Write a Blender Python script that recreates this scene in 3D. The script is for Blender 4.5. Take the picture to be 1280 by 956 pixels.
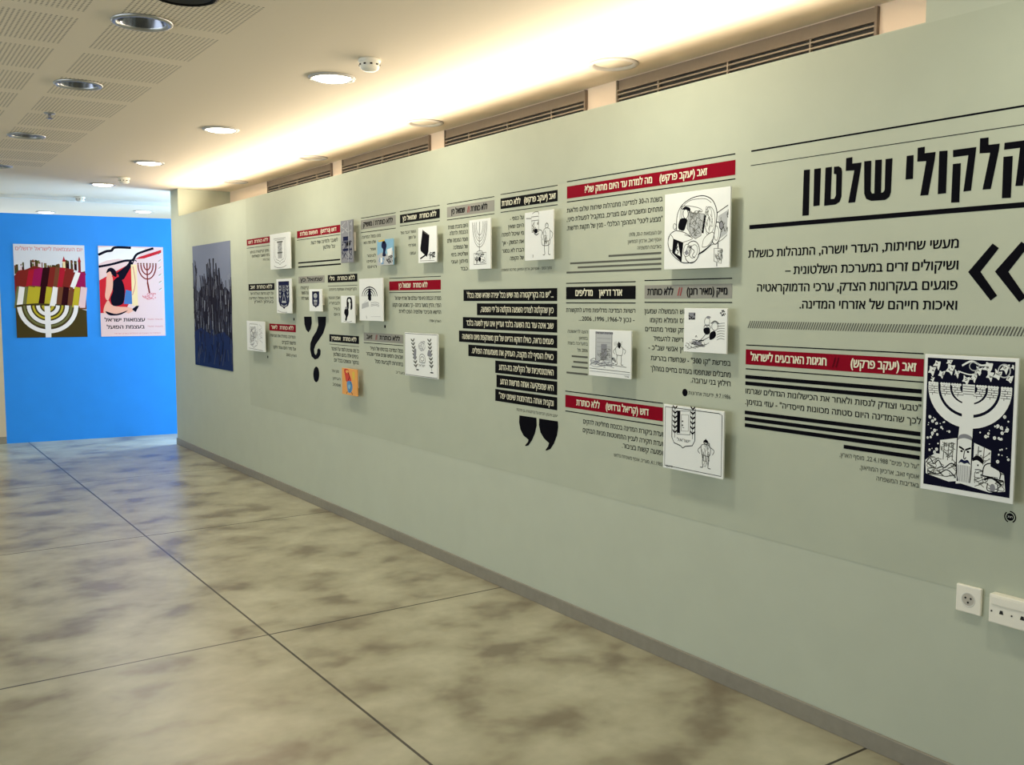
import bpy, bmesh, math, random
from mathutils import Matrix, Vector
from mathutils.geometry import tessellate_polygon
random.seed(7)
for o in list(bpy.data.objects): bpy.data.objects.remove(o)
SC = bpy.context.scene
COL = SC.collection

# ------------------------------------------------------------------ camera, world, light, exposure
F, CX, CY, H = 1195.0, 640.0, 478.0, 1.6
PITCH = math.atan(102/F); YAW = math.atan(825/math.hypot(F, 102))
cam_d = bpy.data.cameras.new('camera'); cam = bpy.data.objects.new('camera', cam_d); COL.objects.link(cam)
cam_d.sensor_width = 36; cam_d.lens = 36*F/1280; cam_d.clip_start = .05
cam.location = (0, 0, H); cam.rotation_euler = (math.pi/2-PITCH, 0, -YAW)
SC.camera = cam
FW = Vector((math.sin(YAW)*math.cos(PITCH), math.cos(YAW)*math.cos(PITCH), -math.sin(PITCH)))
RT = Vector((math.cos(YAW), -math.sin(YAW), 0)); UP = RT.cross(FW)

SC.view_settings.view_transform = 'Standard'; SC.view_settings.look = 'None'
SC.view_settings.gamma = 1; SC.view_settings.use_curve_mapping = False
SC.view_settings.exposure = 0.17
w = bpy.data.worlds.new('sky'); SC.world = w; w.use_nodes = True
w.node_tree.nodes['Background'].inputs[0].default_value = (.62, .76, 1, 1)
w.node_tree.nodes['Background'].inputs[1].default_value = 0.6

def area(name, loc, rot, sx, sy, power, col, spread=180):
    l = bpy.data.lights.new(name, 'AREA'); l.shape = 'RECTANGLE'; l.size = sx; l.size_y = sy
    l.energy = power; l.color = col; l.spread = math.radians(spread)
    o = bpy.data.objects.new(name, l); COL.objects.link(o); o.location = loc; o.rotation_euler = rot
    return o
WARM = (1, .86, .58)
# fluorescent tubes lying in the trough behind the exhibition wall, shining up
area('trough_light', (3.075, 6.2, 2.515), (math.pi, math.radians(-44), 0), .06, 8.3, 84, (1, .84, .65))
# daylight: windows of the hall (left) and of the end room (right, past the pier)
area('hall_window_light', (-4.05, 4.25, 1.55), (0, -math.pi/2, 0), 2.0, 7.5, 120, (.92, 1, 1))
area('end_room_window_light', (5.45, 11.25, 1.475), (0, math.pi/2, 0), 2.2, 1.65, 335, (.56, .79, 1))
area('far_window_light', (1.5, 15.95, 1.6), (-math.pi/2, 0, 0), 5.0, 1.8, 48, (.85, .92, 1))

# ------------------------------------------------------------------ measures of the room
D = 2.933           # exhibition wall (room side)
ZC = 2.8            # ceiling
ZW = 2.506          # top of the exhibition wall
XB = 3.5            # old wall with the air outlets behind it

def ray(px, py): return FW + RT*((px-CX)/F) - UP*((py-CY)/F)
def onwall(px, py, off=0.0):            # photo measurement -> (u, v) on the wall plane, u to the right (= -Y)
    q = ray(px, py); t = (D-off)/q.x
    return (-q.y*t, q.z*t+H)
def onceil(px, py):
    q = ray(px, py); t = (ZC-H)/q.z
    return (q.x*t, q.y*t)

# ------------------------------------------------------------------ materials
def srgb(c):
    c = [x/255 if max(c) > 1.01 else x for x in c]
    return tuple((x/12.92 if x <= .04045 else ((x+.055)/1.055)**2.4) for x in c)
MATS = {}
def mat(name, c=None, rough=.6, metal=0, emit=None, strength=1, noise=0, scale=30, bump=0, flat=False):
    if name in MATS: return MATS[name]
    m = bpy.data.materials.new(name); m.use_nodes = True; MATS[name] = m
    nt = m.node_tree; b = nt.nodes['Principled BSDF']
    col = srgb(c)+(1,)
    b.inputs['Base Color'].default_value = col
    b.inputs['Roughness'].default_value = rough; b.inputs['Metallic'].default_value = metal
    if flat: b.inputs['Specular IOR Level'].default_value = .03
    if emit:
        b.inputs['Emission Color'].default_value = srgb(emit)+(1,); b.inputs['Emission Strength'].default_value = strength
    if noise or bump:
        tc = nt.nodes.new('ShaderNodeTexCoord'); n = nt.nodes.new('ShaderNodeTexNoise'); n.inputs['Scale'].default_value = scale
        n.inputs['Detail'].default_value = 4
        nt.links.new(tc.outputs['Object'], n.inputs['Vector'])
        if noise:
            r = nt.nodes.new('ShaderNodeValToRGB')
            r.color_ramp.elements[0].position = .3; r.color_ramp.elements[1].position = .7
            r.color_ramp.elements[0].color = tuple(x*(1-noise) for x in col[:3])+(1,)
            r.color_ramp.elements[1].color = tuple(min(1, x*(1+noise)) for x in col[:3])+(1,)
            nt.links.new(n.outputs['Fac'], r.inputs['Fac']); nt.links.new(r.outputs['Color'], b.inputs['Base Color'])
        if bump:
            bp = nt.nodes.new('ShaderNodeBump'); bp.inputs['Strength'].default_value = bump; bp.inputs['Distance'].default_value = .002
            nt.links.new(n.outputs['Fac'], bp.inputs['Height']); nt.links.new(bp.outputs['Normal'], b.inputs['Normal'])
    return m
WALLC = (184, 191, 174)
m_wall = mat('painted_plaster_wall', WALLC, .75, noise=.02, scale=6, bump=.05)
m_upper = mat('upper_wall_tone', (177, 184, 166), .7, noise=.02, scale=6)  # wall colour, a little darker than the plain wall
m_white = mat('white_plaster', (225, 222, 208), .8, noise=.015, scale=8)
m_base = mat('grey_skirting', (138, 134, 122), .45, noise=.06, scale=25)
m_blue = mat('blue_paint', (24, 142, 246), .65, noise=.02, scale=5)
m_beige = mat('beige_paint', (205, 190, 165), .75, noise=.03, scale=5)
m_ink = mat('black_ink', (10, 10, 17), .55, flat=True)
m_gink = mat('grey_ink', (92, 94, 88), .6, flat=True)
m_soft = mat('small_print_ink', (60, 62, 58), .6, flat=True)
m_red = mat('crimson_vinyl', (134, 10, 33), .5, flat=True)
m_black = mat('black_vinyl', (16, 17, 20), .5, flat=True)
m_grey = mat('grey_vinyl', (138, 138, 130), .5)
m_cream = mat('cream_lettering', (226, 224, 200), .5)
m_redink = mat('red_ink', (150, 40, 45), .5)
m_darkred = mat('dark_red_ink', (92, 8, 24), .5, flat=True)
m_paper = mat('white_print_paper', (228, 232, 230), .55)
m_foam = mat('foam_board_edge', (215, 215, 208), .7)
m_plastic = mat('white_plastic', (236, 234, 222), .35)
m_dark = mat('dark_hole', (12, 12, 12), .7)
m_alu = mat('brushed_metal', (178, 180, 182), .3, metal=.8)
m_taupe = mat('dark_taupe', (132, 117, 102), .5, noise=.03, scale=40)
m_slot = mat('dark_slot', (26, 24, 22), .7)
m_slat = mat('slat_metal', (150, 140, 126), .45, metal=.3)

def floor_mat():
    m = bpy.data.materials.new('polished_concrete'); m.use_nodes = True
    nt = m.node_tree; N = nt.nodes; L = nt.links; b = N['Principled BSDF']
    tc = N.new('ShaderNodeTexCoord')
    mp = N.new('ShaderNodeMapping'); mp.inputs['Scale'].default_value = (1, 1.15, 1); mp.inputs['Rotation'].default_value = (0, 0, math.radians(-35))
    L.new(tc.outputs['Object'], mp.inputs['Vector'])
    n1 = N.new('ShaderNodeTexNoise'); n1.inputs['Scale'].default_value = 2.9; n1.inputs['Detail'].default_value = 3.5; n1.inputs['Roughness'].default_value = .5
    n1.inputs['Distortion'].default_value = .15
    L.new(mp.outputs['Vector'], n1.inputs['Vector'])
    r1 = N.new('ShaderNodeValToRGB'); e = r1.color_ramp.elements
    e[0].position = .33; e[0].color = srgb((116, 108, 90))+(1,)
    e[1].position = .66; e[1].color = srgb((170, 169, 148))+(1,)
    k = e.new(.47); k.color = srgb((152, 149, 127))+(1,)
    L.new(n1.outputs['Fac'], r1.inputs['Fac'])
    n2 = N.new('ShaderNodeTexNoise'); n2.inputs['Scale'].default_value = 16; n2.inputs['Detail'].default_value = 6
    L.new(tc.outputs['Object'], n2.inputs['Vector'])
    mx = N.new('ShaderNodeMix'); mx.data_type = 'RGBA'; mx.blend_type = 'OVERLAY'; mx.inputs['Factor'].default_value = .15
    L.new(r1.outputs['Color'], mx.inputs['A']); L.new(n2.outputs['Fac'], mx.inputs['B'])
    # saw cuts
    sp = N.new('ShaderNodeSeparateXYZ'); L.new(tc.outputs['Object'], sp.inputs[0])
    def cut(out, off, per, half):
        a = N.new('ShaderNodeMath'); a.operation = 'SUBTRACT'; a.inputs[1].default_value = off-per*10-per/2; L.new(out, a.inputs[0])
        q = N.new('ShaderNodeMath'); q.operation = 'MODULO'; q.inputs[1].default_value = per; L.new(a.outputs[0], q.inputs[0])
        s = N.new('ShaderNodeMath'); s.operation = 'SUBTRACT'; s.inputs[1].default_value = per/2; L.new(q.outputs[0], s.inputs[0])
        ab = N.new('ShaderNodeMath'); ab.operation = 'ABSOLUTE'; L.new(s.outputs[0], ab.inputs[0])
        lt = N.new('ShaderNodeMath'); lt.operation = 'LESS_THAN'; lt.inputs[1].default_value = half; L.new(ab.outputs[0], lt.inputs[0])
        return lt.outputs[0]
    cxm = cut(sp.outputs['X'], 1.575, 3.6, .0055); cym = cut(sp.outputs['Y'], 4.355, 2.35, .0055)
    mxm = N.new('ShaderNodeMath'); mxm.operation = 'MAXIMUM'; L.new(cxm, mxm.inputs[0]); L.new(cym, mxm.inputs[1])
    m2 = N.new('ShaderNodeMix'); m2.data_type = 'RGBA'; L.new(mxm.outputs[0], m2.inputs['Factor'])
    L.new(mx.outputs['Result'], m2.inputs['A']); m2.inputs['B'].default_value = srgb((38, 32, 24))+(1,)
    L.new(m2.outputs['Result'], b.inputs['Base Color'])
    rr = N.new('ShaderNodeMapRange'); rr.inputs['To Min'].default_value = .26; rr.inputs['To Max'].default_value = .38
    L.new(n1.outputs['Fac'], rr.inputs['Value']); L.new(rr.outputs['Result'], b.inputs['Roughness'])
    b.inputs['Specular IOR Level'].default_value = .55
    bp = N.new('ShaderNodeBump'); bp.inputs['Strength'].default_value = .02; bp.inputs['Distance'].default_value = .004
    L.new(n2.outputs['Fac'], bp.inputs['Height']); L.new(bp.outputs['Normal'], b.inputs['Normal'])
    return m

def ceiling_mat():
    # gypsum ceiling; the strip away from the wall carries fields of drilled acoustic holes
    m = bpy.data.materials.new('gypsum_ceiling'); m.use_nodes = True
    nt = m.node_tree; N = nt.nodes; L = nt.links; b = N['Principled BSDF']
    b.inputs['Roughness'].default_value = .85
    tc = N.new('ShaderNodeTexCoord'); sp = N.new('ShaderNodeSeparateXYZ'); L.new(tc.outputs['Object'], sp.inputs[0])
    def M(op, a, bv=None):
        n = N.new('ShaderNodeMath'); n.operation = op
        if isinstance(a, (int, float)): n.inputs[0].default_value = a
        else: L.new(a, n.inputs[0])
        if bv is not None:
            if isinstance(bv, (int, float)): n.inputs[1].default_value = bv
            else: L.new(bv, n.inputs[1])
        return n.outputs[0]
    X, Y = sp.outputs['X'], sp.outputs['Y']
    fx = M('MODULO', M('ADD', X, 12-.975), .6); fy = M('MODULO', M('ADD', Y, 12-4.5), .6)
    field = M('MULTIPLY', M('MULTIPLY', M('LESS_THAN', fx, .49), M('LESS_THAN', fy, .49)), M('LESS_THAN', X, 1.5))
    field = M('MULTIPLY', field, M('LESS_THAN', Y, 9.6))
    hx = M('SUBTRACT', M('MODULO', M('ADD', X, 20), .02), .01); hy = M('SUBTRACT', M('MODULO', M('ADD', Y, 20), .02), .01)
    d2 = M('ADD', M('MULTIPLY', hx, hx), M('MULTIPLY', hy, hy))
    hole = M('MULTIPLY', M('LESS_THAN', d2, .005**2), field)
    mx = N.new('ShaderNodeMix'); mx.data_type = 'RGBA'; L.new(hole, mx.inputs['Factor'])
    mx.inputs['A'].default_value = srgb((226, 215, 196))+(1,); mx.inputs['B'].default_value = srgb((120, 113, 100))+(1,)
    L.new(mx.outputs['Result'], b.inputs['Base Color'])
    return m

# ------------------------------------------------------------------ mesh helpers
def mesh_obj(name, bm, mats, parent=None, matrix=None, smooth=False):
    me = bpy.data.meshes.new(name)
    if smooth:
        for f in bm.faces: f.smooth = True
    bm.to_mesh(me); bm.free()
    for mm in (mats if isinstance(mats, (list, tuple)) else [mats]): me.materials.append(mm)
    o = bpy.data.objects.new(name, me); COL.objects.link(o)
    if parent: o.parent = parent
    if matrix: o.matrix_local = matrix
    return o
def box(bm, x0, x1, y0, y1, z0, z1, mi=0, bevel=0):
    vs = [bm.verts.new(p) for p in ((x0,y0,z0),(x1,y0,z0),(x1,y1,z0),(x0,y1,z0),(x0,y0,z1),(x1,y0,z1),(x1,y1,z1),(x0,y1,z1))]
    fs = [bm.faces.new([vs[i] for i in q]) for q in ((0,3,2,1),(4,5,6,7),(0,1,5,4),(1,2,6,5),(2,3,7,6),(3,0,4,7))]
    for f in fs: f.material_index = mi
    if bevel:
        bmesh.ops.bevel(bm, geom=list({e for f in fs for e in f.edges}), offset=bevel, segments=2, affect='EDGES', profile=.5)
def lathe(bm, prof, seg=32, mi=0):        # profile of (r, z)
    rings = []
    for r, z in prof:
        if r < 1e-6: rings.append([bm.verts.new((0, 0, z))])
        else: rings.append([bm.verts.new((r*math.cos(2*math.pi*i/seg), r*math.sin(2*math.pi*i/seg), z)) for i in range(seg)])
    for a, b in zip(rings, rings[1:]):
        for i in range(seg):
            j = (i+1) % seg
            q = [a[i % len(a)], a[j % len(a)], b[j % len(b)], b[i % len(b)]]
            q2 = []
            for v in q:
                if v not in q2: q2.append(v)
            if len(q2) > 2:
                f = bm.faces.new(q2); f.material_index = mi
    bmesh.ops.recalc_face_normals(bm, faces=bm.faces)
def struct(name, bm, m):
    o = mesh_obj(name, bm, m); o['kind'] = 'structure'; return o
def thing(name, label, cat, loc, rot=(0, 0, 0), group=None):
    o = bpy.data.objects.new(name, None); COL.objects.link(o); o.empty_display_size = .05
    o.location = loc; o.rotation_euler = rot
    o['label'] = label; o['category'] = cat
    if group: o['group'] = group
    return o
WALLROT = Matrix(((0, 0, -1), (-1, 0, 0), (0, 1, 0))).to_euler()
def wall_thing(name, label, cat, u0, v0, w0, group=None):
    t = thing(name, label, cat, (D-w0, -u0, v0), WALLROT, group); t['u0'] = u0; t['v0'] = v0
    return t

# ------------------------------------------------------------------ flat print work (decals, drawings): 2-D shapes with a hair of thickness order
def smooth_pts(pts, closed=False, n=5):
    out = []; P = pts; k = len(P)
    rng = range(k if closed else k-1)
    for i in rng:
        p0 = P[(i-1) % k] if closed or i > 0 else P[0]; p1 = P[i]; p2 = P[(i+1) % k]
        p3 = P[(i+2) % k] if closed or i+2 < k else P[-1]
        for s in range(n):
            t = s/n
            out.append(tuple(.5*((2*p1[a])+(-p0[a]+p2[a])*t+(2*p0[a]-5*p1[a]+4*p2[a]-p3[a])*t*t+(-p0[a]+3*p1[a]-3*p2[a]+p3[a])*t**3) for a in (0, 1)))
    if not closed: out.append(tuple(P[-1]))
    return out
class Flat:
    """collects flat shapes into one mesh; sx, sy scale unit drawings to metres, w is the distance from the carrier"""
    def __init__(s, sx=1, sy=1, w=.0006, ox=0, oy=0):
        s.bm = bmesh.new(); s.sx, s.sy, s.w, s.ox, s.oy = sx, sy, w, ox, oy; s.mats = []; s.n = 0; s.ws = 1
    def mi(s, m):
        if m not in s.mats: s.mats.append(m)
        return s.mats.index(m)
    def z(s): s.n += 1; return s.w+s.n*.000004
    def raw(s, pts, m, z=None):
        z = s.z() if z is None else z
        vs = []
        for p in pts:
            q = (p[0], p[1], z)
            vs.append(s.bm.verts.new(q))
        try:
            f = s.bm.faces.new(vs); f.normal_update()
            if f.normal.z < 0: f.normal_flip()
            f.material_index = s.mi(m)
        except ValueError: pass
    def P(s, p): return (p[0]*s.sx+s.ox, p[1]*s.sy+s.oy)
    def fill(s, pts, m, sm=False, n=5):
        if sm: pts = smooth_pts(pts, True, n)
        s.raw([s.P(p) for p in pts], m)
    def rect(s, x0, y0, x1, y1, m): s.fill([(x0, y0), (x1, y0), (x1, y1), (x0, y1)], m)
    def ell(s, cx, cy, rx, ry, m, n=20, rot=0):
        c, d = math.cos(rot), math.sin(rot)
        s.fill([(cx+rx*math.cos(a)*c-ry*math.sin(a)*d, cy+rx*math.cos(a)*d+ry*math.sin(a)*c) for a in (2*math.pi*i/n for i in range(n))], m)
    def stroke(s, pts, wd, m, sm=True, closed=False, n=5, taper=False):
        if sm and len(pts) > 2: pts = smooth_pts(pts, closed, n)
        Q = [Vector(s.P(p)) for p in pts]
        if closed: Q.append(Q[0])
        z = s.z(); k = len(Q); A, B = [], []
        for i, p in enumerate(Q):
            a = Q[i-1] if i else (Q[-2] if closed else p); b = Q[i+1] if i+1 < k else (Q[1] if closed else p)
            t = (b-a)
            if t.length < 1e-9: t = Vector((1, 0))
            t.normalize(); nn = Vector((-t.y, t.x))*wd*s.ws/2
            if taper: nn = nn*(1-.8*i/(k-1))
            A.append(s.bm.verts.new((p.x+nn.x, p.y+nn.y, z))); B.append(s.bm.verts.new((p.x-nn.x, p.y-nn.y, z)))
        ix = s.mi(m)
        for i in range(k-1):
            f = s.bm.faces.new((B[i], B[i+1], A[i+1], A[i])); f.material_index = ix
    def arc(s, cx, cy, rx, ry, a0, a1, wd, m, n=16):
        s.stroke([(cx+rx*math.cos(math.radians(a0+(a1-a0)*i/n)), cy+ry*math.sin(math.radians(a0+(a1-a0)*i/n))) for i in range(n+1)], wd, m, sm=False)
    def ring(s, cx, cy, rx, ry, wd, m): s.arc(cx, cy, rx, ry, 0, 360, wd, m, 24)
    def scribble(s, x0, y0, x1, y1, n, wd, m, seed=1, seg=4):
        r = random.Random(seed)
        for _ in range(n):
            x, y = r.uniform(x0, x1), r.uniform(y0, y1); pts = [(x, y)]
            for _ in range(seg-1):
                x = min(x1, max(x0, x+r.uniform(-.3, .3)*(x1-x0))); y = min(y1, max(y0, y+r.uniform(-.3, .3)*(y1-y0))); pts.append((x, y))
            s.stroke(pts, wd, m, n=3)
    def text(s, string, ul, ur, base, hgt, m, bold=0.0):
        """right-to-left line of lettering squeezed to run from ul to ur (local metres); hgt = height of a plain letter"""
        for vs, fs in [glyphs(string, 0.0)]:
            if not vs: return
            x0 = min(v[0] for v in vs); x1 = max(v[0] for v in vs)
            k = (ur-ul)/max(1e-6, x1-x0); ky = hgt/XH
            ix = s.mi(m)
            for dx, dy in (((0, 0),) if not bold else ((-bold, 0), (bold, 0), (0, bold*.5), (0, -bold*.5))):
                z = s.z(); V = [s.bm.verts.new(((v[0]-x0)*k+ul+dx*ky, (v[1]+dy)*ky+base, z)) for v in vs]
                for f in fs:
                    try:
                        ff = s.bm.faces.new([V[i] for i in f]); ff.material_index = ix
                    except ValueError: pass
    def done(s, name, parent, label=None):
        o = mesh_obj(name, s.bm, s.mats, parent)
        if label: o['label'] = label
        return o
def rtl(t):
    runs = []; cur = ''
    sw = {'(': ')', ')': '(', '[': ']', ']': '['}
    i = 0; out = []
    while i < len(t):                      # keep numbers left to right
        j = i
        if t[i].isdigit():
            while j < len(t) and (t[j].isdigit() or (t[j] in '.' and j+1 < len(t) and t[j+1].isdigit())): j += 1
            out.append(t[i:j]); i = j
        else:
            out.append(sw.get(t[i], t[i])); i += 1
    return ''.join(reversed(out))
_g = {}
def glyphs(string, bold):
    key = (string, bold)
    if key in _g: return _g[key]
    cu = bpy.data.curves.new('lettering_source', 'FONT'); cu.body = rtl(string); cu.size = 1; cu.offset = bold
    cu.resolution_u = 3; cu.fill_mode = 'NONE'
    o = bpy.data.objects.new('lettering_source', cu); COL.objects.link(o)
    dg = bpy.context.evaluated_depsgraph_get(); dg.update()
    me = bpy.data.meshes.new_from_object(o.evaluated_get(dg))
    co = [v.co.copy() for v in me.vertices]; nb = {}
    for e in me.edges:
        p, q = e.vertices; nb.setdefault(p, []).append(q); nb.setdefault(q, []).append(p)
    bpy.data.objects.remove(o); bpy.data.curves.remove(cu); bpy.data.meshes.remove(me)
    loops = []; seen = set()
    for st in sorted(nb):
        if st in seen: continue
        lp = [st]; seen.add(st); cur = st
        while True:
            nx = [k for k in nb[cur] if k not in seen]
            if not nx: break
            cur = min(nx) if len(lp) == 1 else nx[0]; seen.add(cur); lp.append(cur)
        if len(lp) > 2: loops.append(lp)
    def sarea(lp): return .5*sum(co[lp[i]].x*co[lp[(i+1) % len(lp)]].y-co[lp[(i+1) % len(lp)]].x*co[lp[i]].y for i in range(len(lp)))
    def inside(p, lp):
        c = False
        for i in range(len(lp)):
            u, v = co[lp[i]], co[lp[i-1]]
            if (u.y > p.y) != (v.y > p.y) and p.x < (v.x-u.x)*(p.y-u.y)/(v.y-u.y)+u.x: c = not c
        return c
    V, Fc = [], []
    A = [sarea(l) for l in loops]
    holes = [i for i in range(len(loops)) if any(A[i]*A[j] < 0 and abs(A[j]) > abs(A[i]) and all(inside(co[k], loops[j]) for k in loops[i][::3]) for j in range(len(loops)) if j != i)]
    outs = [i for i in range(len(loops)) if i not in holes]
    for i in outs:
        polys = [loops[i]]+[loops[j] for j in holes if inside(co[loops[j][0]], loops[i]) and abs(A[j]) < abs(A[i])]
        base = len(V)
        for lp in polys: V += [tuple(co[k]) for k in lp]
        for tri in tessellate_polygon([[co[k] for k in lp] for lp in polys]):
            p, q, r_ = (V[base+k] for k in tri)
            cr = (q[0]-p[0])*(r_[1]-p[1])-(q[1]-p[1])*(r_[0]-p[0])
            Fc.append(tuple(base+k for k in (tri if cr > 0 else tri[::-1])))
    _g[key] = (V, Fc)
    return _g[key]
XH = 1.0
_v = glyphs('ה', 0.0)[0]; XH = max(v[1] for v in _v)

# ------------------------------------------------------------------ the setting
bm = bmesh.new(); box(bm, -4, 6, -3.5, 16, -.1, 0); struct('floor', bm, floor_mat())

# false wall with its higher near end and the pier at its far end
bm = bmesh.new()
box(bm, D, D+.1, 1.88, 10.59, 0, ZW)
box(bm, D, D+.1, -3.5, 1.88, 0, ZC)
box(bm, D, XB+.1, 10.59, 10.88, 0, ZC)
struct('wall_right', bm, m_wall)
bm = bmesh.new(); box(bm, XB, XB+.1, -3.5, 10.59, 0, ZC); struct('wall_right_behind', bm, mat('cream_plaster', (236, 218, 200), .8, noise=.015, scale=8))
bm = bmesh.new(); box(bm, D-.012, D, -3.4, 10.88, 0, .07, bevel=.002); struct('baseboard_right', bm, m_base)
bm = bmesh.new(); box(bm, D-.001, D, 1.0, 8.45, .662, ZW-.004); struct('wall_right_upper_layer', bm, m_upper)  # thin layer, slightly darker than the wall below its lower edge
# end room
A0 = Vector((1.359, 12.002, 0)); B0 = Vector((3.158, 11.743, 0)); DD = (B0-A0).normalized(); NN = Vector((DD.y, -DD.x, 0))
BLUEROT = Matrix(((DD.x, 0, NN.x), (DD.y, 0, NN.y), (0, 1, 0))).to_euler()
def slab(name, u0, u1, z0, z1, th, m, off=0):
    bm = bmesh.new(); box(bm, u0, u1, z0, z1, -th+off, off)
    o = struct(name, bm, m); o.location = A0; o.rotation_euler = BLUEROT; return o
slab('wall_back', 0, 2.9, 0, 2.57, .1, m_blue)
slab('wall_back_left', -.9, 0, 0, ZC, .1, m_beige)
slab('baseboard_back_left', -.9, 0, 0, .08, .115, m_base, .012)
bm = bmesh.new(); box(bm, -4, 6, 15.9, 16, 0, .65); box(bm, -4, 6, 15.9, 16, 2.55, ZC); box(bm, -4, -1.05, 15.9, 16, .65, 2.55); box(bm, 4.05, 6, 15.9, 16, .65, 2.55); struct('wall_far', bm, m_white)
bm = bmesh.new()                                         # wall of the end room with its window opening
box(bm, 5.4, 5.5, 10.2, 16, 0, .35); box(bm, 5.4, 5.5, 10.2, 16, 2.6, ZC); box(bm, 5.4, 5.5, 10.2, 10.4, .35, 2.6); box(bm, 5.4, 5.5, 12.1, 16, .35, 2.6)
struct('wall_end_room', bm, m_white)
bm = bmesh.new()
box(bm, -4.1, -4, -3.5, 16, 0, .5); box(bm, -4.1, -4, -3.5, 16, 2.6, ZC); box(bm, -4.1, -4, -3.5, .4, .5, 2.6); box(bm, -4.1, -4, 8.1, 16, .5, 2.6)
struct('wall_left', bm, m_white)
bm = bmesh.new(); box(bm, -4, D, -3.6, -3.5, 0, ZC); struct('wall_behind', bm, m_white)
bm = bmesh.new(); box(bm, -.6, 4.6, 12.24, 12.36, ZC-.035, ZC); struct('trim_1', bm, m_white)

# ceiling with round cut-outs for the lamps
LAMPS = []
for i, Y in enumerate((4.895, 6.785, 8.75, 10.63)): LAMPS.append((2.19, Y, 'lit'))
LAMPS.append((2.22, 14.35, 'lit')); LAMPS.append((3.28, 13.5, 'lit'))
for Y in (3.806, 5.755, 7.675, 9.647): LAMPS.append((3.245, Y, 'dim'))
for X, Y in ((1.09, 4.40), (1.094, 5.841), (1.103, 7.835), (1.12, 9.71)): LAMPS.append((X, Y, 'off'))
LAMPS.append((2.19, 3.0, 'lit'))                       # the row goes on past the camera
LAMPS.append((2.19, 1.1, 'lit'))
bm = bmesh.new(); box(bm, -4.1, 6, -3.6, 16, ZC, ZC+.12)
ceil = struct('ceiling', bm, ceiling_mat())
bmc = bmesh.new()
for X, Y, s in LAMPS:
    bmesh.ops.create_cone(bmc, cap_ends=True, segments=32, radius1=.108, radius2=.108, depth=.16, matrix=Matrix.Translation((X, Y, ZC+.02)))
cut = mesh_obj('cutter', bmc, m_white)
md = ceil.modifiers.new('b', 'BOOLEAN'); md.operation = 'DIFFERENCE'; md.solver = 'EXACT'; md.object = cut
dg = bpy.context.evaluated_depsgraph_get(); dg.update()
nm = bpy.data.meshes.new_from_object(ceil.evaluated_get(dg)); ceil.modifiers.clear(); ceil.data = nm; nm.name = 'ceiling'
bpy.data.objects.remove(cut)

# ------------------------------------------------------------------ ceiling lamps
m_glow = mat('lit_diffuser', (255, 250, 235), .5, emit=(255, 248, 225), strength=9)
m_opal = mat('opal_glass', (205, 198, 178), .25)
m_ring = mat('white_lamp_ring', (176, 174, 168), .35)
m_refl = mat('dark_reflector', (128, 132, 146), .16, metal=.9)
m_bulb = mat('unlit_lamp_glass', (120, 150, 190), .1, metal=.4)
GR = {'lit': 'lit downlights nearest the middle of the ceiling', 'dim': 'unlit flush downlights above the exhibition wall', 'off': 'dark recessed downlights in the perforated ceiling'}
LL = {(2.19, 4.895): 'glowing round downlight beside the ceiling detector, largest of the lit ones',
      (2.19, 6.785): 'glowing round downlight second in the lit row, counted from the large one',
      (2.19, 8.75): 'glowing round downlight third in the lit row, counted from the large one',
      (2.19, 10.63): 'glowing round downlight where the ceiling turns bluish, beside the far detector',
      (2.22, 14.35): 'small lit downlight just above the blue wall, over the striped poster',
      (3.28, 13.5): 'small lit downlight above the blue wall next to the grey pier',
      (3.245, 3.806): 'large unlit cream downlight above the longest visible air outlet',
      (3.245, 5.755): 'unlit cream downlight in the bright ceiling band, second largest of its row',
      (3.245, 7.675): 'unlit downlight in the bright ceiling band, third in its row from the large one',
      (3.245, 9.647): 'unlit downlight at the far end of the bright band, near the return wall',
      (1.09, 4.40): 'unlit recessed downlight with pale blue ring, largest in the perforated ceiling',
      (1.094, 5.841): 'unlit recessed downlight with a bluish lens in the perforated ceiling',
      (1.103, 7.835): 'thin dark recessed downlight beyond the perforated panels',
      (1.12, 9.71): 'dark recessed downlight cut by the left edge of the view',
      (2.19, 3.0): 'lit downlight overhead just outside the top of the view',
      (2.19, 1.1): 'lit downlight overhead near the camera, outside the view'}
def downlight(X, Y, s):
    t = thing('ceiling_downlight', LL[(X, Y)], 'ceiling light', (X, Y, ZC), group=GR[s])
    bm = bmesh.new()
    lathe(bm, [(.102, .0), (.127, -.0005), (.128, -.004), (.122, -.010), (.110, -.012), (.103, -.007), (.102, .03), (.1, .03), (.1, -.004), (.102, -.006)], 40)
    mesh_obj('trim_ring', bm, m_ring if s != 'off' else m_alu, t, smooth=True)
    bm = bmesh.new()
    if s == 'lit':
        lathe(bm, [(0, -.021), (.06, -.019), (.09, -.013), (.0995, -.004)], 32); mesh_obj('diffuser', bm, m_glow, t, smooth=True)
    elif s == 'dim':
        lathe(bm, [(0, -.002), (.085, -.001), (.0995, .004)], 32); mesh_obj('diffuser', bm, m_opal, t, smooth=True)
    else:
        lathe(bm, [(.0995, .0), (.088, .03), (.06, .085), (0, .095)], 32); mesh_obj('reflector', bm, m_refl, t, smooth=True)
        bm = bmesh.new(); lathe(bm, [(0, .02), (.022, .026), (.032, .045), (.028, .075), (.0, .09)], 20); mesh_obj('bulb', bm, m_bulb, t, smooth=True)
    bm = bmesh.new(); lathe(bm, [(.104, .0), (.104, .119), (0, .119)], 24); mesh_obj('can', bm, m_alu, t)
    if s == 'lit':
        l = bpy.data.lights.new('downlight_lamp', 'AREA'); l.shape = 'DISK'; l.size = .18; l.energy = 11; l.color = (1, .93, .76)
        o = bpy.data.objects.new('downlight_lamp', l); COL.objects.link(o); o.location = (X, Y, ZC-.025)
    return t
for a in LAMPS: downlight(*a)

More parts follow.
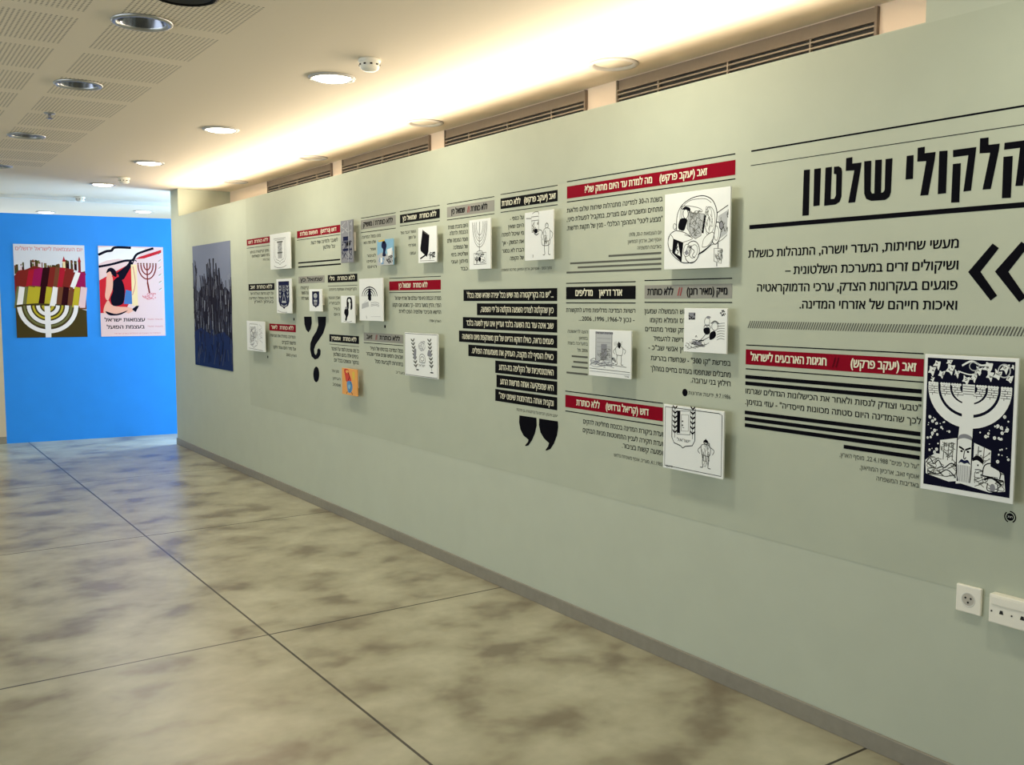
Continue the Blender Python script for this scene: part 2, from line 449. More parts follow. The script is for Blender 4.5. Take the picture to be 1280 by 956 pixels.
t = thing('ceiling_speaker', 'round black ceiling fitting cut by the top edge of the view', 'ceiling fitting', (1.128, 3.905, ZC))
bm = bmesh.new(); lathe(bm, [(.13, 0), (.13, -.012), (.115, -.018), (.105, -.012)], 36); mesh_obj('rim', bm, m_black, t, smooth=True)
bm = bmesh.new(); lathe(bm, [(.105, -.012), (.06, -.006), (0, -.005)], 36); mesh_obj('grille', bm, mat('black_mesh', (28, 28, 30), .6), t, smooth=True)

def detector(px, py, lab, k=1):
    X, Y = onceil(px, py)
    t = thing('smoke_detector', lab, 'smoke detector', (X, Y, ZC), group='smoke detectors on the ceiling')
    bm = bmesh.new(); lathe(bm, [(0, 0), (.055*k, 0), (.057*k, -.012*k), (.05*k, -.018*k)], 28); mesh_obj('base', bm, m_plastic, t, smooth=True)
    bm = bmesh.new(); lathe(bm, [(.05*k, -.018*k), (.052*k, -.03*k), (.045*k, -.048*k), (.028*k, -.058*k), (0, -.061*k)], 28); mesh_obj('dome', bm, m_plastic, t, smooth=True)
    bm = bmesh.new()
    for i in range(10):
        a = 2*math.pi*i/10
        bmm = bmesh.new(); box(bmm, .0505*k, .0535*k, -.006*k, .006*k, -.034*k, -.027*k)
        bmm.transform(Matrix.Rotation(a, 4, 'Z')); me = bpy.data.meshes.new('tmp'); bmm.to_mesh(me); bm.from_mesh(me); bmm.free(); bpy.data.meshes.remove(me)
    mesh_obj('vent_slots', bm, m_dark, t)
detector(462, 74, 'white dome smoke detector beside the largest lit downlight')
detector(155, 222, 'white smoke detector next to the last lit downlight before the end room')
detector(100, 246, 'small pale smoke detector on the ceiling above the blue wall')
X, Y = onceil(62, 141)
t = thing('sprinkler_head', 'tiny dark sprinkler head in the perforated ceiling', 'sprinkler', (X, Y, ZC))
bm = bmesh.new(); lathe(bm, [(.035, 0), (.033, -.006), (.012, -.008)], 20); mesh_obj('escutcheon', bm, m_alu, t, smooth=True)
bm = bmesh.new(); lathe(bm, [(.01, -.006), (.008, -.03), (.02, -.034), (.02, -.037), (0, -.038)], 16); mesh_obj('nozzle', bm, m_refl, t)

# ------------------------------------------------------------------ air outlets in the old wall
VL = [(9.38, 7.85, 'slotted air outlet at the far end behind the wall top, smallest in view'),
      (7.60, 6.13, 'slotted air outlet behind the wall top, second from the far end'),
      (5.89, 4.34, 'slotted air outlet behind the wall top, between the two cream downlights'),
      (4.05, 2.46, 'largest slotted air outlet, nearest the raised end of the wall')]
for y1, y0, lab in VL:
    yc = (y0+y1)/2; hl = (y1-y0)/2
    t = thing('air_outlet', lab, 'air vent', (XB, yc, 2.60), group='linear air outlets behind the wall')
    bm = bmesh.new(); box(bm, -.012, 0, -hl, hl, .138, .192, bevel=.002); mesh_obj('upper_strip', bm, m_taupe, t)  # plain strip above the slots, darker than the wall around it
    bm = bmesh.new(); box(bm, -.004, 0, -hl, hl, 0, .138); mesh_obj('slot_box', bm, m_slot, t)
    bm = bmesh.new()
    box(bm, -.02, 0, -hl-.012, -hl, 0, .192); box(bm, -.02, 0, hl, hl+.012, 0, .192); box(bm, -.02, -.004, -hl, hl, .132, .14)
    mesh_obj('frame', bm, m_taupe, t)
    for k in range(5):
        z = .012+k*.025
        bm = bmesh.new(); box(bm, -.018, -.004, -hl, hl, z, z+.007); mesh_obj('slat', bm, m_slat, t)
    for k in (-.5, 0, .5):
        bm = bmesh.new(); box(bm, -.0185, -.004, k*hl*1.2-.004, k*hl*1.2+.004, 0, .132); mesh_obj('divider', bm, m_slat, t)

# ------------------------------------------------------------------ sockets
def rounded_plate(name, w_, h_, th, m, parent):
    bm = bmesh.new(); box(bm, -w_/2, w_/2, -h_/2, h_/2, 0, th, bevel=.004); return mesh_obj(name, bm, m, parent)
t = wall_thing('power_socket', 'white single power socket low on the wall below the dark menorah print', 'socket', -1.648, .640, .001)
rounded_plate('plate', .085, .09, .013, m_plastic, t)
bm = bmesh.new(); lathe(bm, [(.024, .0131), (.0225, .0145), (.021, .0138), (.0195, .0134)], 32); mesh_obj('socket_rim', bm, m_foam, t, smooth=True)
bm = bmesh.new(); lathe(bm, [(.0205, .0136), (0, .0136)], 32); mesh_obj('socket_face', bm, mat('socket_grey', (182, 178, 168), .4), t)
bm = bmesh.new()
for x, y in ((-.009, .005), (.009, .005), (0, -.009)):
    bmesh.ops.create_cone(bm, cap_ends=True, segments=14, radius1=.0032, radius2=.0032, depth=.001, matrix=Matrix.Translation((x, y, .0142)))
mesh_obj('pin_holes', bm, m_dark, t)
t = wall_thing('wall_outlet_box', 'white double outlet box at the right edge, beside the single socket', 'socket', -1.503, .640, .001)
rounded_plate('housing', .132, .092, .034, m_plastic, t)
for x in (-.045, .012):
    pass
bm = bmesh.new(); box(bm, -.058, .058, .014, .040, .034, .037, bevel=.002); mesh_obj('label_strip', bm, m_plastic, t)
bm = bmesh.new()
for px_ in (-.025, .04):
    vs = [bm.verts.new((px_+x, -.006+y, .0345)) for x, y in ((-.007, -.006), (.007, -.006), (.004, .006), (-.004, .006))]; bm.faces.new(vs)
mesh_obj('jack', bm, m_dark, t)
bm = bmesh.new()
for x in (-.056, .0075):
    bmesh.ops.create_cone(bm, cap_ends=True, segments=12, radius1=.0028, radius2=.0028, depth=.001, matrix=Matrix.Translation((x, -.008, .0346)))
mesh_obj('screw', bm, m_dark, t)

# ------------------------------------------------------------------ printed captions on the exhibition wall
DW = .0012                                # lies on the thin darker wall layer
def along(px, ref):                       # the point at photo column px on the horizontal wall line through ref
    x, y = ref
    return onwall(px, 376+(y-376)*(px+185)/(x+185))
KIND = {'r': m_red, 'k': m_black, 'g': m_grey}
def caption(label, banner, kind, btext, rules=(), lines=(), bars=(), src=(), btx=None, hatch=None):
    xl, ylt, ylb, xr, yrt, yrb = banner
    a, b, c, d = onwall(xl, ylt), onwall(xl, ylb), onwall(xr, yrt), onwall(xr, yrb)
    u0, u1 = (a[0]+b[0])/2, (c[0]+d[0])/2; vt, vb = (a[1]+c[1])/2, (b[1]+d[1])/2
    t = wall_thing('caption_panel', label, 'wall caption', (u0+u1)/2, vb, DW, 'printed captions on the exhibition wall')
    uc, v0 = (u0+u1)/2, vb
    f = Flat(); f.rect(u0-uc, 0, u1-uc, vt-vb, KIND[kind]); ban = f.done('banner', t)
    hb = (vt-vb)
    f = Flat(w=.0018)
    l, r = btx or (.08, .92)
    xa, xb = u0-uc+(u1-u0)*l, u0-uc+(u1-u0)*r
    f.text(btext.replace('//', '    '), xa, xb, hb*.27, hb*.46, m_ink if kind == 'g' else m_cream, .03)
    if '//' in btext:                    # the double stroke between the two titles has its own colour
        wid = lambda q: max(v[0] for v in glyphs(q, 0.0)[0])
        k = wid(btext.split('//')[1].rstrip()+' x')/wid(btext.replace('//', '    '))
        xm = xa+(xb-xa)*k
        for dx in (0, hb*.24):
            f.raw([(xm+dx-hb*.05, hb*.2), (xm+dx+hb*.05, hb*.2), (xm+dx+hb*.22, hb*.8), (xm+dx+hb*.12, hb*.8)], m_redink if kind == 'g' else m_darkred)
    f.done('lettering', ban)
    if rules:
        f = Flat()
        for x0, x1, xref, yref, th in rules:
            p, q = along(x0, (xref, yref)), along(x1, (xref, yref)); v = onwall(xref, yref)[1]
            f.rect(p[0]-uc, v-v0-th/2, q[0]-uc, v-v0+th/2, m_ink)
        f.done('rule', t)
    for nm, L, mm in (('body_text', lines, m_ink), ('source_text', src, m_soft)):
        if L:
            f = Flat()
            for x0, x1, y, hp, s in L:          # y = middle of the letters at x1
                p, q = along(x0, (x1, y)), onwall(x1, y)
                hh = onwall(x1, y-hp/2)[1]-onwall(x1, y+hp/2)[1]
                f.text(s, p[0]-uc, q[0]-uc, q[1]-v0-hh/2, hh, mm, .012 if nm == 'body_text' else 0)
            f.done(nm, t)
    for x0, x1, y, hp, tone in bars:
        f = Flat(); p, q = along(x0, (x1, y)), onwall(x1, y)
        hh = onwall(x1, y-hp/2)[1]-onwall(x1, y+hp/2)[1]
        f.rect(p[0]-uc, q[1]-v0-hh/2, q[0]-uc, q[1]-v0+hh/2, m_ink if tone == 'k' else m_gink); f.done('bar', t)
    return t
LALA = 'ללא כותרת'
caption('small crimson banner with caption, left of the tall grey print', (308.8, 299.6, 307.7, 337.8, 295.2, 302.7), 'r', LALA+'  דוש',
        [(308.8, 337.8, 323, 308.4, .004)], [(313, 336, 312.6, 3, 'מתוך קריקטורה בעיתון'), (315, 337, 318.2, 3, 'בימי המשבר הקואליציוני')], src=[(329, 337, 324, 2.6, 'מעריב 1974')])
caption('crimson banner over two thin lines, left of the narrow grey picture', (371.5, 289, 298.3, 425.6, 280.7, 290), 'r', 'דוש (גרדוש)   חופשת מולדת',
        [(371.5, 425.6, 400, 296.5, .004)], [(389, 422.5, 299.5, 4, 'לשעבר ולמדינה שתי דעות'), (404, 419, 307.5, 4, 'על שלטון')],
        bars=[(373, 425.5, 324.3, 1.9, 'k'), (373, 426.5, 329.8, 1.9, 'k')])
caption('black banner with caption, left of the navy shield print', (311, 355.4, 363.7, 343.3, 353.5, 361.7), 'k', LALA+'  זאב',
        [], [(313, 342, 366.5, 3, 'על רקע פרשת הצוללות של'), (312, 342, 372.6, 3, 'חיל הים וסמל המדינה'), (318, 342, 377, 3, 'בעיתון הארץ')])
caption('small grey banner directly above the little shield print', (373.4, 345.5, 354.5, 406, 344.3, 352.8), 'g', 'שמואל כץ',
        [], [(376, 386, 359.5, 3.4, 'קריקטורה'), (377, 386, 366, 3.4, 'בעל המשמר'), (377, 386, 373, 3.2, 'משנת 1977')])
caption('small black banner above the print of two black figures', (410, 344, 353.3, 447, 341.7, 351.6), 'k', LALA+'   גילי',
        [(410, 447, 428, 357, .003)], [(412, 446, 361, 3, 'הקריקטורה עוסקת ביחסים'), (411, 425, 372, 3, 'שבין הציבור'), (412, 425, 379, 3, 'לנבחריו'), (417, 425, 386, 3, 'בעיר'), (418, 425, 393, 3, 'היום')])
caption('faded crimson banner beside the leftmost low print', (337, 404.5, 413.3, 370, 405.8, 415), 'r', LALA+'   ליאור',
        [], [(338, 369.5, 421.6, 3.4, 'המדינה בוחרת את מנהיגיה'), (353, 370, 429.3, 3.8, 'חדשות לבקרים'), (342, 370, 436.5, 3.4, 'ועל סדר היום עומד תיקון')], src=[(358, 371, 445, 3, 'הארץ 2003')])
caption('black banner with caption above the orange print', (412, 417.7, 427, 449, 420, 429.6), 'k', LALA+'   אפשטיין',
        [(412, 449, 430, 431.5, .003)], [(414.5, 449, 439, 4, 'כל מה שרצינו לומר על הציבור'), (417, 448, 446, 4, 'בימים אלה בהם השלטון'), (418, 448.5, 453.5, 4, 'נחקר ונשפט בכל יום')],
        src=[(415, 424, 464.5, 3.2, 'מתוך אתר'), (416, 426, 474, 3, 'העיתון'), (416, 426, 482, 3, '2008')])
caption('grey banner between ruled lines above the small blue print', (451.5, 275.8, 286, 495, 268.2, 282), 'g', LALA+' / מושיק',
        [(451.5, 495, 495, 265.8, .004), (451.5, 495, 495, 285, .004)],
        [(453, 476, 294, 3.4, 'מהו סמל המדינה'), (455, 470, 302, 3.2, 'שלנו ומה הוא'), (463, 470, 311, 3, 'אומר'), (459, 470, 319, 3, 'לציבור'), (459, 470, 326, 3, 'בימינו'), (460, 471, 333, 3, 'היום')])
caption('black banner between ruled lines above the black slab print', (500.2, 268.8, 279.8, 550, 260.5, 271.8), 'k', LALA+'   שמואל כץ',
        [(500.2, 550, 550, 256.5, .004), (500.2, 550, 550, 275.8, .004)],
        [(501, 520, 289, 3.2, 'הספר הכבד נופל'), (511, 520, 296, 3.2, 'על המון'), (511, 520, 306, 3.4, 'אזרחי'), (513, 520, 316, 3.2, 'עמנו')])
caption('grey banner between ruled lines above the pale menorah print', (559, 260, 271.4, 618.4, 248.8, 264.5), 'g', LALA+' // שמואל כץ',
        [(559, 618.4, 618, 245.7, .004), (559, 618.4, 618, 267, .004)],
        [(560.5, 585, 281.5, 4.4, 'היום נחנכת מנורת'), (562.5, 585, 289.5, 4.4, 'הכנסת ולרגלה'), (559.5, 585, 298.8, 4.4, 'חוסר הסכמה שלם'), (567, 585, 308, 4.2, 'של הממלכה'), (564.5, 585, 317, 4.2, 'ושליטיה בימי'), (564.5, 585, 326, 4.2, 'מיתון ועוני'), (576, 585, 335.5, 4, 'כבד')], btx=(.1, .86))
caption('black banner between ruled lines above the print of the water tap', (626, 248.8, 261.5, 697.4, 236.7, 251.3), 'k', 'זאב (יעקב פרקש)   '+LALA,
        [(626, 697.4, 697, 231.6, .004), (626, 697.4, 697, 255.8, .004)],
        [(638, 655, 271.5, 4.4, 'על כספי -'), (635.5, 655, 281.5, 4.4, 'היום שאין'), (628, 655, 291, 4.4, 'מי שיכול לפתח'), (628, 655, 301.5, 4.4, 'את המשק - אך'), (628, 655, 312, 4.4, 'הברז לא נסגר'), (638, 655, 322, 4.4, 'של הקופה')],
        src=[(627, 690, 334.6, 3.2, 'מתוך הספר - אוסף זאב, ארכיון המוזיאון, באדיבות המשפחה')], btx=(.03, .97))
caption('crimson banner to the right of the dark palm menorah print', (486.9, 352, 363.4, 551.3, 349.2, 361.4), 'r', LALA+'   שמואל כץ',
        [(486.9, 551.3, 551, 345.2, .004), (486.9, 551.3, 551, 364.8, .004)],
        [(494, 551.5, 372.5, 4.4, 'מנורת הכנסת היא פרי עמלם של אזרחי ישראל'), (491, 551.5, 381.5, 4.4, 'הפרי, והדין בשער ביתם - כך בשבוע שבו נקבע'), (499, 551.5, 390.2, 4.4, 'הדשא והכיכר שלפניה הפכו לזירת')], src=[(537, 551.5, 401.5, 3, 'הארץ 1984')], btx=(.2, .76))
caption('grey banner left of the framed emblem print with two plants', (455, 416, 426, 504.4, 417.8, 429), 'g', LALA+' // זאב',
        [(455, 504.4, 504, 432, .004)],
        [(463, 504, 439, 4.2, 'סמל המדינה בגרסתו של הצייר'), (458, 504, 446.5, 4.2, 'שבעים וחמש שנים אחרי שנבחר'), (469, 504, 455.5, 4.2, 'בתחרות לקביעת סמל')], src=[(495, 506, 466.5, 3, 'מעריב')])
caption('large crimson banner with caption beside the car cartoon', (709, 234, 248.9, 919.6, 198.8, 217.8), 'r', 'זאב (יעקב פרקש)    מה למדת עד היום מתוק שלי?',
        [(709, 919.6, 919.6, 192.2, .0045), (709, 919.6, 919, 223.6, .0045)],
        [(709, 828.5, 248.5, 5.6, 'בשנת ה-30 למדינה מתנהלות שיחות שלום מלאות'), (709, 828.5, 261, 5.6, 'מתחים ומשברים עם מצרים, במקביל לפעולת סיני,'), (709, 828.5, 273.5, 5.6, '"מבצע ליטני" והמהפך הכלכלי - מנין של תקוות חדשות.')],
        src=[(787, 827, 290.3, 4.2, 'יום העצמאות ה-30, 1978'), (785, 827, 299.2, 4.2, 'אוסף זאב, ארכיון המוזיאון'), (797, 827, 308, 4.2, 'באדיבות המשפחה')],
        bars=[(761, 827, 316, 2.6, 'g'), (713, 827, 323.3, 2.6, 'g'), (722.5, 827, 329.5, 2.6, 'g'), (708.5, 827, 336, 2.6, 'g')], btx=(.13, .86))
caption('black banner with caption above the print of a doorway', (708, 359, 374, 794.9, 356.7, 373.8), 'k', 'אדר דריאן    מדליפים',
        [(708, 794.9, 794, 352, .0045), (708, 794.9, 794, 378.7, .0045)],
        [(708, 794.5, 388.6, 5, 'רשויות המדינה מדליפות מידע לתקשורת'), (724, 793.5, 400, 5, '- נכון ל-1966, 1996, 2006...')],
        src=[(710, 735, 415, 3.6, 'הוצג לראשונה'), (724, 735, 423, 3.6, 'במוזיאון'), (710, 735, 430, 3.6, 'בתערוכה בשנת'), (722, 735, 438.5, 3.6, '2006 תל')],
        bars=[(715, 735, 446.5, 2.2, 'g'), (717, 735, 453.5, 2.2, 'g'), (715, 735, 460, 2.2, 'g'), (708.5, 735, 468, 2.4, 'g')], btx=(.15, .82))
cp = caption('grey banner with long caption behind the print of two rowers', (806, 357, 373, 915.6, 354, 373.2), 'g', 'מייק (מאיר רונן)  //  '+LALA,
        [(806, 915.6, 915, 347.8, .0045), (806, 915.6, 915, 378, .0045)],
        [(806, 862, 389.7, 5.6, 'ראש הממשלה שמעון'), (813, 862, 401.2, 5.6, 'פרס וממלא מקומו'), (807, 862, 413.2, 5.6, 'יצחק שמיר מתנגדים'), (817, 862, 425.2, 5.6, 'לדרישה להעמיד'), (811, 862, 437.2, 5.6, 'לדין אנשי שב"כ -'),
         (814, 913.5, 454.4, 6, 'בפרשת "קו 300" - שנחשדו בהריגת'), (813.5, 913.5, 468.7, 6, 'מחבלים שנתפסו בעודם בחיים במהלך'), (864, 913.5, 479.8, 6, 'חילוץ בני ערובה.')],
        src=[(861, 913.5, 496.6, 4.4, '9.7.1986, ידיעות אחרונות')], btx=(.04, .95))
caption('lower crimson banner with caption beside the safe emblem print', (707, 494, 508.4, 829, 508.4, 526.7), 'r', 'דוש (קריאל גרדוש)    '+LALA,
        [(707, 829, 829, 504, .0045), (707, 829, 828, 532, .0045)],
        [(729.5, 829, 543, 5.6, 'ועדת ביקורת המדינה בכנסת מחליטה להקים'), (729, 829, 555, 5.6, 'ועדת חקירה לעניין התמוטטות מניות הבנקים'), (778, 829, 566.3, 5.6, 'ופגעה קשות בציבור.')],
        src=[(768, 828, 580.5, 4, '4.1.1985, מעריב, אוסף משפחת גרדוש')], btx=(.13, .87))
caption('crimson banner with black stripes beside the dark menorah print', (932.5, 436.5, 455.1, 1155, 448.5, 471), 'r', 'זאב (יעקב פרקש)   //   חגיגות הארבעים לישראל',
        [(933, 1155, 1155, 442, .004), (932.5, 1155, 1153, 477.5, .004)],
        [(932.5, 1151.5, 510.5, 7.2, '"טבעי וצודק לנסות ולאחר את הכישלונות הגדולים שגרמו'), (932, 1151.5, 526.8, 7.2, 'לכך שהמדינה היום סטתה מכוונות מייסדיה" - עוזי בנזימן.')],
        src=[(1050, 1149, 583.5, 5.2, '"על כל פנים" 22.4.1988, מוסף הארץ,'), (1075, 1149, 596, 5.2, 'אוסף זאב, ארכיון המוזיאון,'), (1096, 1149, 607, 5.2, 'באדיבות המשפחה')],
        bars=[(932, 1152.5, 489.3, 5.4, 'k'), (932, 1152.5, 499, 5.4, 'k'), (931.3, 1151, 542.5, 5.4, 'k'), (931.3, 1151, 552, 5.4, 'k'), (931.3, 1151, 561.5, 5.6, 'k'), (1055, 1150, 572, 5.2, 'k')], btx=(.035, .965))

# ------------------------------------------------------------------ the big heading at the near end
t = wall_thing('wall_heading', 'big black Hebrew heading between ruled lines at the near end', 'wall lettering', -2.0, 1.90, DW)
def U(p, px0, py0, k): q = onwall(px0+p[0]/k, py0+p[1]/k); return (q[0]+2.0, q[1]-1.90)
GL = [[(303,187),(330,184),(325,388),(296,390)], [(349,182),(379,178),(373,344),(345,348)],
      [(399,176),(428,172),(422,316),(438,314),(445,300),(447,206),(436,204),(437,172),(458,170),(470,178),(473,195),(470,305),(462,328),(444,340),(393,346)],
      [(491,134),(519,129),(518,158),(560,153),(555,185),(531,330),(500,333),(527,188),(489,191)],
      [(571,148),(603,145),(600,280),(606,291),(616,291),(620,142),(650,140),(646,287),(655,286),(662,275),(666,138),(697,134),(690,285),(683,306),(664,320),(602,324),(580,315),(571,292)],
      [(760,124),(791,120),(788,226),(755,229)],
      [(809,88),(841,83),(840,112),(889,106),(885,140),(856,298),(820,301),(847,147),(807,150)],
      [(905,103),(942,100),(935,290),(898,294)],
      [(966,98),(1070,84),(1066,120),(1046,278),(1012,283),(1034,121),(966,130)], [(965,160),(1001,156),(994,330),(957,332)],
      [(1086,46),(1124,42),(1124,75),(1174,69),(1170,100),(1134,271),(1097,274),(1131,110),(1084,113)],
      [(1195,66),(1304,52),(1300,90),(1277,256),(1243,258),(1264,88),(1193,97)], [(1190,128),(1232,124),(1223,310),(1183,312)]]
f = Flat()
for g in GL: f.fill([U(p, 920, 160, 3.556) for p in g], m_ink)
f.done('lettering', t)
def hrule(nm, x0, xref, yref, u1, th):
    f = Flat(); p = along(x0, (xref, yref)); v = onwall(xref, yref)[1]
    f.rect(p[0]+2.0, v-1.90-th/2, u1+2.0, v-1.90+th/2, m_ink); f.done(nm, t)
hrule('rule', 939.5, 939.5, 189, -1.15, .006); hrule('rule', 938.8, 938.8, 207, -1.15, .0025); hrule('heavy_rule', 937, 937, 284, -1.15, .0165)
t = wall_thing('intro_text', 'four line black Hebrew paragraph under the big heading', 'wall lettering', -2.1, 1.50, DW)
f = Flat()
for x0, x1, y, hp, s in [(936, 1198.5, 304, 11, 'מעשי שחיתות, העדר יושרה, התנהלות כושלת'), (982, 1198, 331.2, 11, 'ושיקולים זרים במערכת השלטונית –'),
                         (947, 1197, 356.3, 11, 'פוגעים בעקרונות הצדק, ערכי הדמוקראטיה'), (1000, 1196.5, 381.5, 11, 'ואיכות חייהם של אזרחי המדינה.')]:
    p, q = along(x0, (x1, y)), onwall(x1, y); hh = onwall(x1, y-hp/2)[1]-onwall(x1, y+hp/2)[1]
    f.text(s, p[0]+2.1, q[0]+2.1, q[1]-1.5-hh/2, hh, m_ink, .022)
f.done('lettering', t)
t = wall_thing('chevron_mark', 'black double chevron pointing left at the right edge', 'wall graphic', -1.62, 1.48, DW)
for g in ([(1033,213),(1142,86),(1170,107),(1088,212),(1162,318),(1133,340)], [(1152,211),(1270,78),(1300,100),(1212,212),(1290,325),(1260,347)]):
    f = Flat(); f.fill([(onwall(920+a/3.556, 280+b/3.556)[0]+1.62, onwall(920+a/3.556, 280+b/3.556)[1]-1.48) for a, b in g], m_ink); f.done('chevron', t)
p0 = onwall(935, 406); 
t = wall_thing('hatched_strip', 'long strip of slanted grey hatching under the intro paragraph', 'wall graphic', p0[0]+.6, 1.46, DW)
vt, vb = onwall(940, 401)[1], onwall(940, 410)[1]
f = Flat(); n = 118
for i in range(n):
    u = p0[0]+i*.0108
    f.raw([(u-p0[0]-.6, vb-1.46), (u-p0[0]-.6+.0048, vb-1.46), (u-p0[0]-.6+.0168, vt-1.46), (u-p0[0]-.6+.012, vt-1.46)], m_gink, .0006)
f.done('hatching', t)

# ------------------------------------------------------------------ quotation in black strips, quote marks, question mark
t = wall_thing('quotation_block', 'stack of eight black strips with white lettering on the wall', 'wall lettering', -4.0, 1.2, DW)
QS = [(579.7, 362.2, 376.5, 359.8, 375.8, '..."יש בה בקריקטורה מה שיש בכל יצירה שהיא שפה בכלל'), (596.5, 379.4, 393.8, 379, 396, 'כיון שהקלטה לצורכי השפעה והקלטה על ידי השפעה,'),
      (578.9, 396.5, 410.4, 398.9, 415.6, 'שוב אינה עוד בת השעה בלבד ועדיין אינו עוין לשעה בלבד'), (574, 413.3, 427.2, 418.7, 434.8, 'פעמים נראה, כאילו דווקא הדיוט של זמן משתקפת מיוט והשפעה'),
      (585.7, 430.9, 444.6, 437.9, 455, 'כאילו הוסיף לה מקצה, העתיק את משמעותה הפוליט.'), (619.4, 450.5, 465.8, 457.6, 474.6, 'האינטנסיביות של הקליפה בת-הרגע'),
      (620.9, 468, 484, 477, 493.6, 'היא שמפקיעה אותה מרשות הרגע'), (619.4, 486, 501, 496.5, 512.5, 'ונקנית אותה במהימנות שיפוט יפה"')]
for xl, a, b, c, d, s in QS:
    p, q = onwall(xl, a), onwall(xl, b); r, s2 = onwall(696.9, c), onwall(696.9, d)
    vt, vb = (p[1]+r[1])/2-1.2, (q[1]+s2[1])/2-1.2; ul, ur = p[0]+4, r[0]+4
    f = Flat(); f.rect(ul, vb, ur, vt, m_black); st = f.done('strip', t)
    f = Flat(w=.0018); f.text(s, ul+.04, ur-.03, vb+(vt-vb)*.28, (vt-vb)*.42, m_cream, .014); f.done('lettering', st)
f = Flat(); p, q = along(646, (697, 520)), onwall(697, 520)
f.text('יעקב פיכמן, דברים על קריקטורה, בן תרבות', p[0]+4, q[0]+4, q[1]-1.2-.006, .013, m_soft); f.done('source_text', t)
t = wall_thing('quotation_mark', 'pair of big black closing quotation marks under the black strips', 'wall graphic', -3.87, .80, DW)
for g in ([(395,470),(565,495),(568,570),(550,650),(520,720),(485,770),(455,777),(452,768),(480,735),(485,712),(470,700),(435,670),(405,610),(392,540)],
          [(592,502),(778,530),(782,590),(770,670),(740,750),(705,805),(665,822),(655,815),(680,780),(690,745),(680,738),(640,700),(605,640),(590,570)]):
    f = Flat(); f.fill([(onwall(600+a/7.97, 460+b/7.97)[0]+3.87, onwall(600+a/7.97, 460+b/7.97)[1]-.80) for a, b in g], m_ink); f.done('comma', t)
t = wall_thing('question_mark', 'big black mirrored question mark graphic among the small prints', 'wall graphic', -7.0, .85, DW)
QM = [('stem', [(775,205),(860,205),(856,290),(832,370),(792,430),(757,480),(740,530),(744,572),(757,588),(770,565),(773,532),(788,520),(806,540),(803,585),(780,622),(748,632),(716,602),(701,535),(703,470),(725,410),(763,350),(782,290)]),
      ('blob', [(640,205),(715,205),(718,270),(706,330),(684,362),(660,335),(644,280)]),
      ('dot', [(762+30*math.cos(i*.3142), 780+78*math.sin(i*.3142)) for i in range(20)])]
for nm, g in QM:
    f = Flat(); f.fill([(onwall(300+a/7.97, 370+b/7.97)[0]+7, onwall(300+a/7.97, 370+b/7.97)[1]-.85) for a, b in g], m_ink); f.done(nm, t)

# little round signature marks
def roundel(px, py, r, lab, letters='ויקי', simple=False):
    u, v = onwall(px, py)
    t = wall_thing('round_mark', lab, 'wall mark', u, v-r, DW, 'small round marks by the prints')
    f = Flat()
    f.ell(0, r, r*.62, r*.62, m_ink, 20)
    if not simple:
        f.arc(0, r, r*.9, r*.9, -60, 95, r*.2, m_ink); f.arc(0, r, r*.9, r*.9, 130, 250, r*.2, m_ink)
        f.text(letters, -r*.38, r*.38, r*.85, r*.3, m_paper)
    f.done('disc', t)
roundel(1263, 646, .019, 'round black logo mark below the dark menorah print', 'חת')
roundel(856.5, 490.5, .026, 'black mark before the date line under the rowers print', simple=True)
roundel(481.5, 408, .018, 'small dot mark under the dark palm menorah print', simple=True)
roundel(367.7, 399, .02, 'tiny dot mark under the navy shield print', simple=True)
roundel(335, 446, .02, 'tiny dot mark under the leftmost low print', simple=True)

# ------------------------------------------------------------------ cartoon prints standing off the wall
OFF = .05
def board(label, c, art, bg=None, th=.008, off=OFF, ws=.62):
    xl, ylt, ylb, xr, yrt, yrb = c
    P = [onwall(xl, ylt, off), onwall(xl, ylb, off), onwall(xr, yrt, off), onwall(xr, yrb, off)]
    u0, u1 = (P[0][0]+P[1][0])/2, (P[2][0]+P[3][0])/2; vt, vb = (P[0][1]+P[2][1])/2, (P[1][1]+P[3][1])/2
    W_, H_ = u1-u0, vt-vb
    t = wall_thing('cartoon_print', label, 'framed print', (u0+u1)/2, vb, DW, 'cartoon prints mounted off the wall')
    bm = bmesh.new(); box(bm, -W_/2, W_/2, 0, H_, off-DW-th, off-DW, bevel=.0012); mesh_obj('board', bm, [bg or m_paper], t)
    bm = bmesh.new(); box(bm, -W_*.22, W_*.22, H_*.28, H_*.72, 0, off-DW-th); mesh_obj('spacer', bm, m_foam, t)
    f = Flat(W_, H_, off-DW+.0004, -W_/2, 0); f.ws = ws; art(f, H_/W_); f.done('drawing', t)
    return t
K = m_ink; G = m_gink
m_lg = mat('pale_grey_print', (176, 180, 182), .6); m_mg = mat('mid_grey_print', (128, 130, 138), .6)
m_navy = mat('navy_print', (26, 32, 66), .55, flat=True); m_ora = mat('orange_print', (226, 160, 84), .6); m_rp = mat('red_print', (200, 62, 40), .6)
m_bp = mat('blue_print', (84, 140, 190), .6); m_lb = mat('light_blue_print', (126, 176, 206), .6); m_yel = mat('yellow_print', (214, 186, 70), .6); m_dink = mat('deep_blue_black_ink', (12, 13, 34), .5, flat=True)

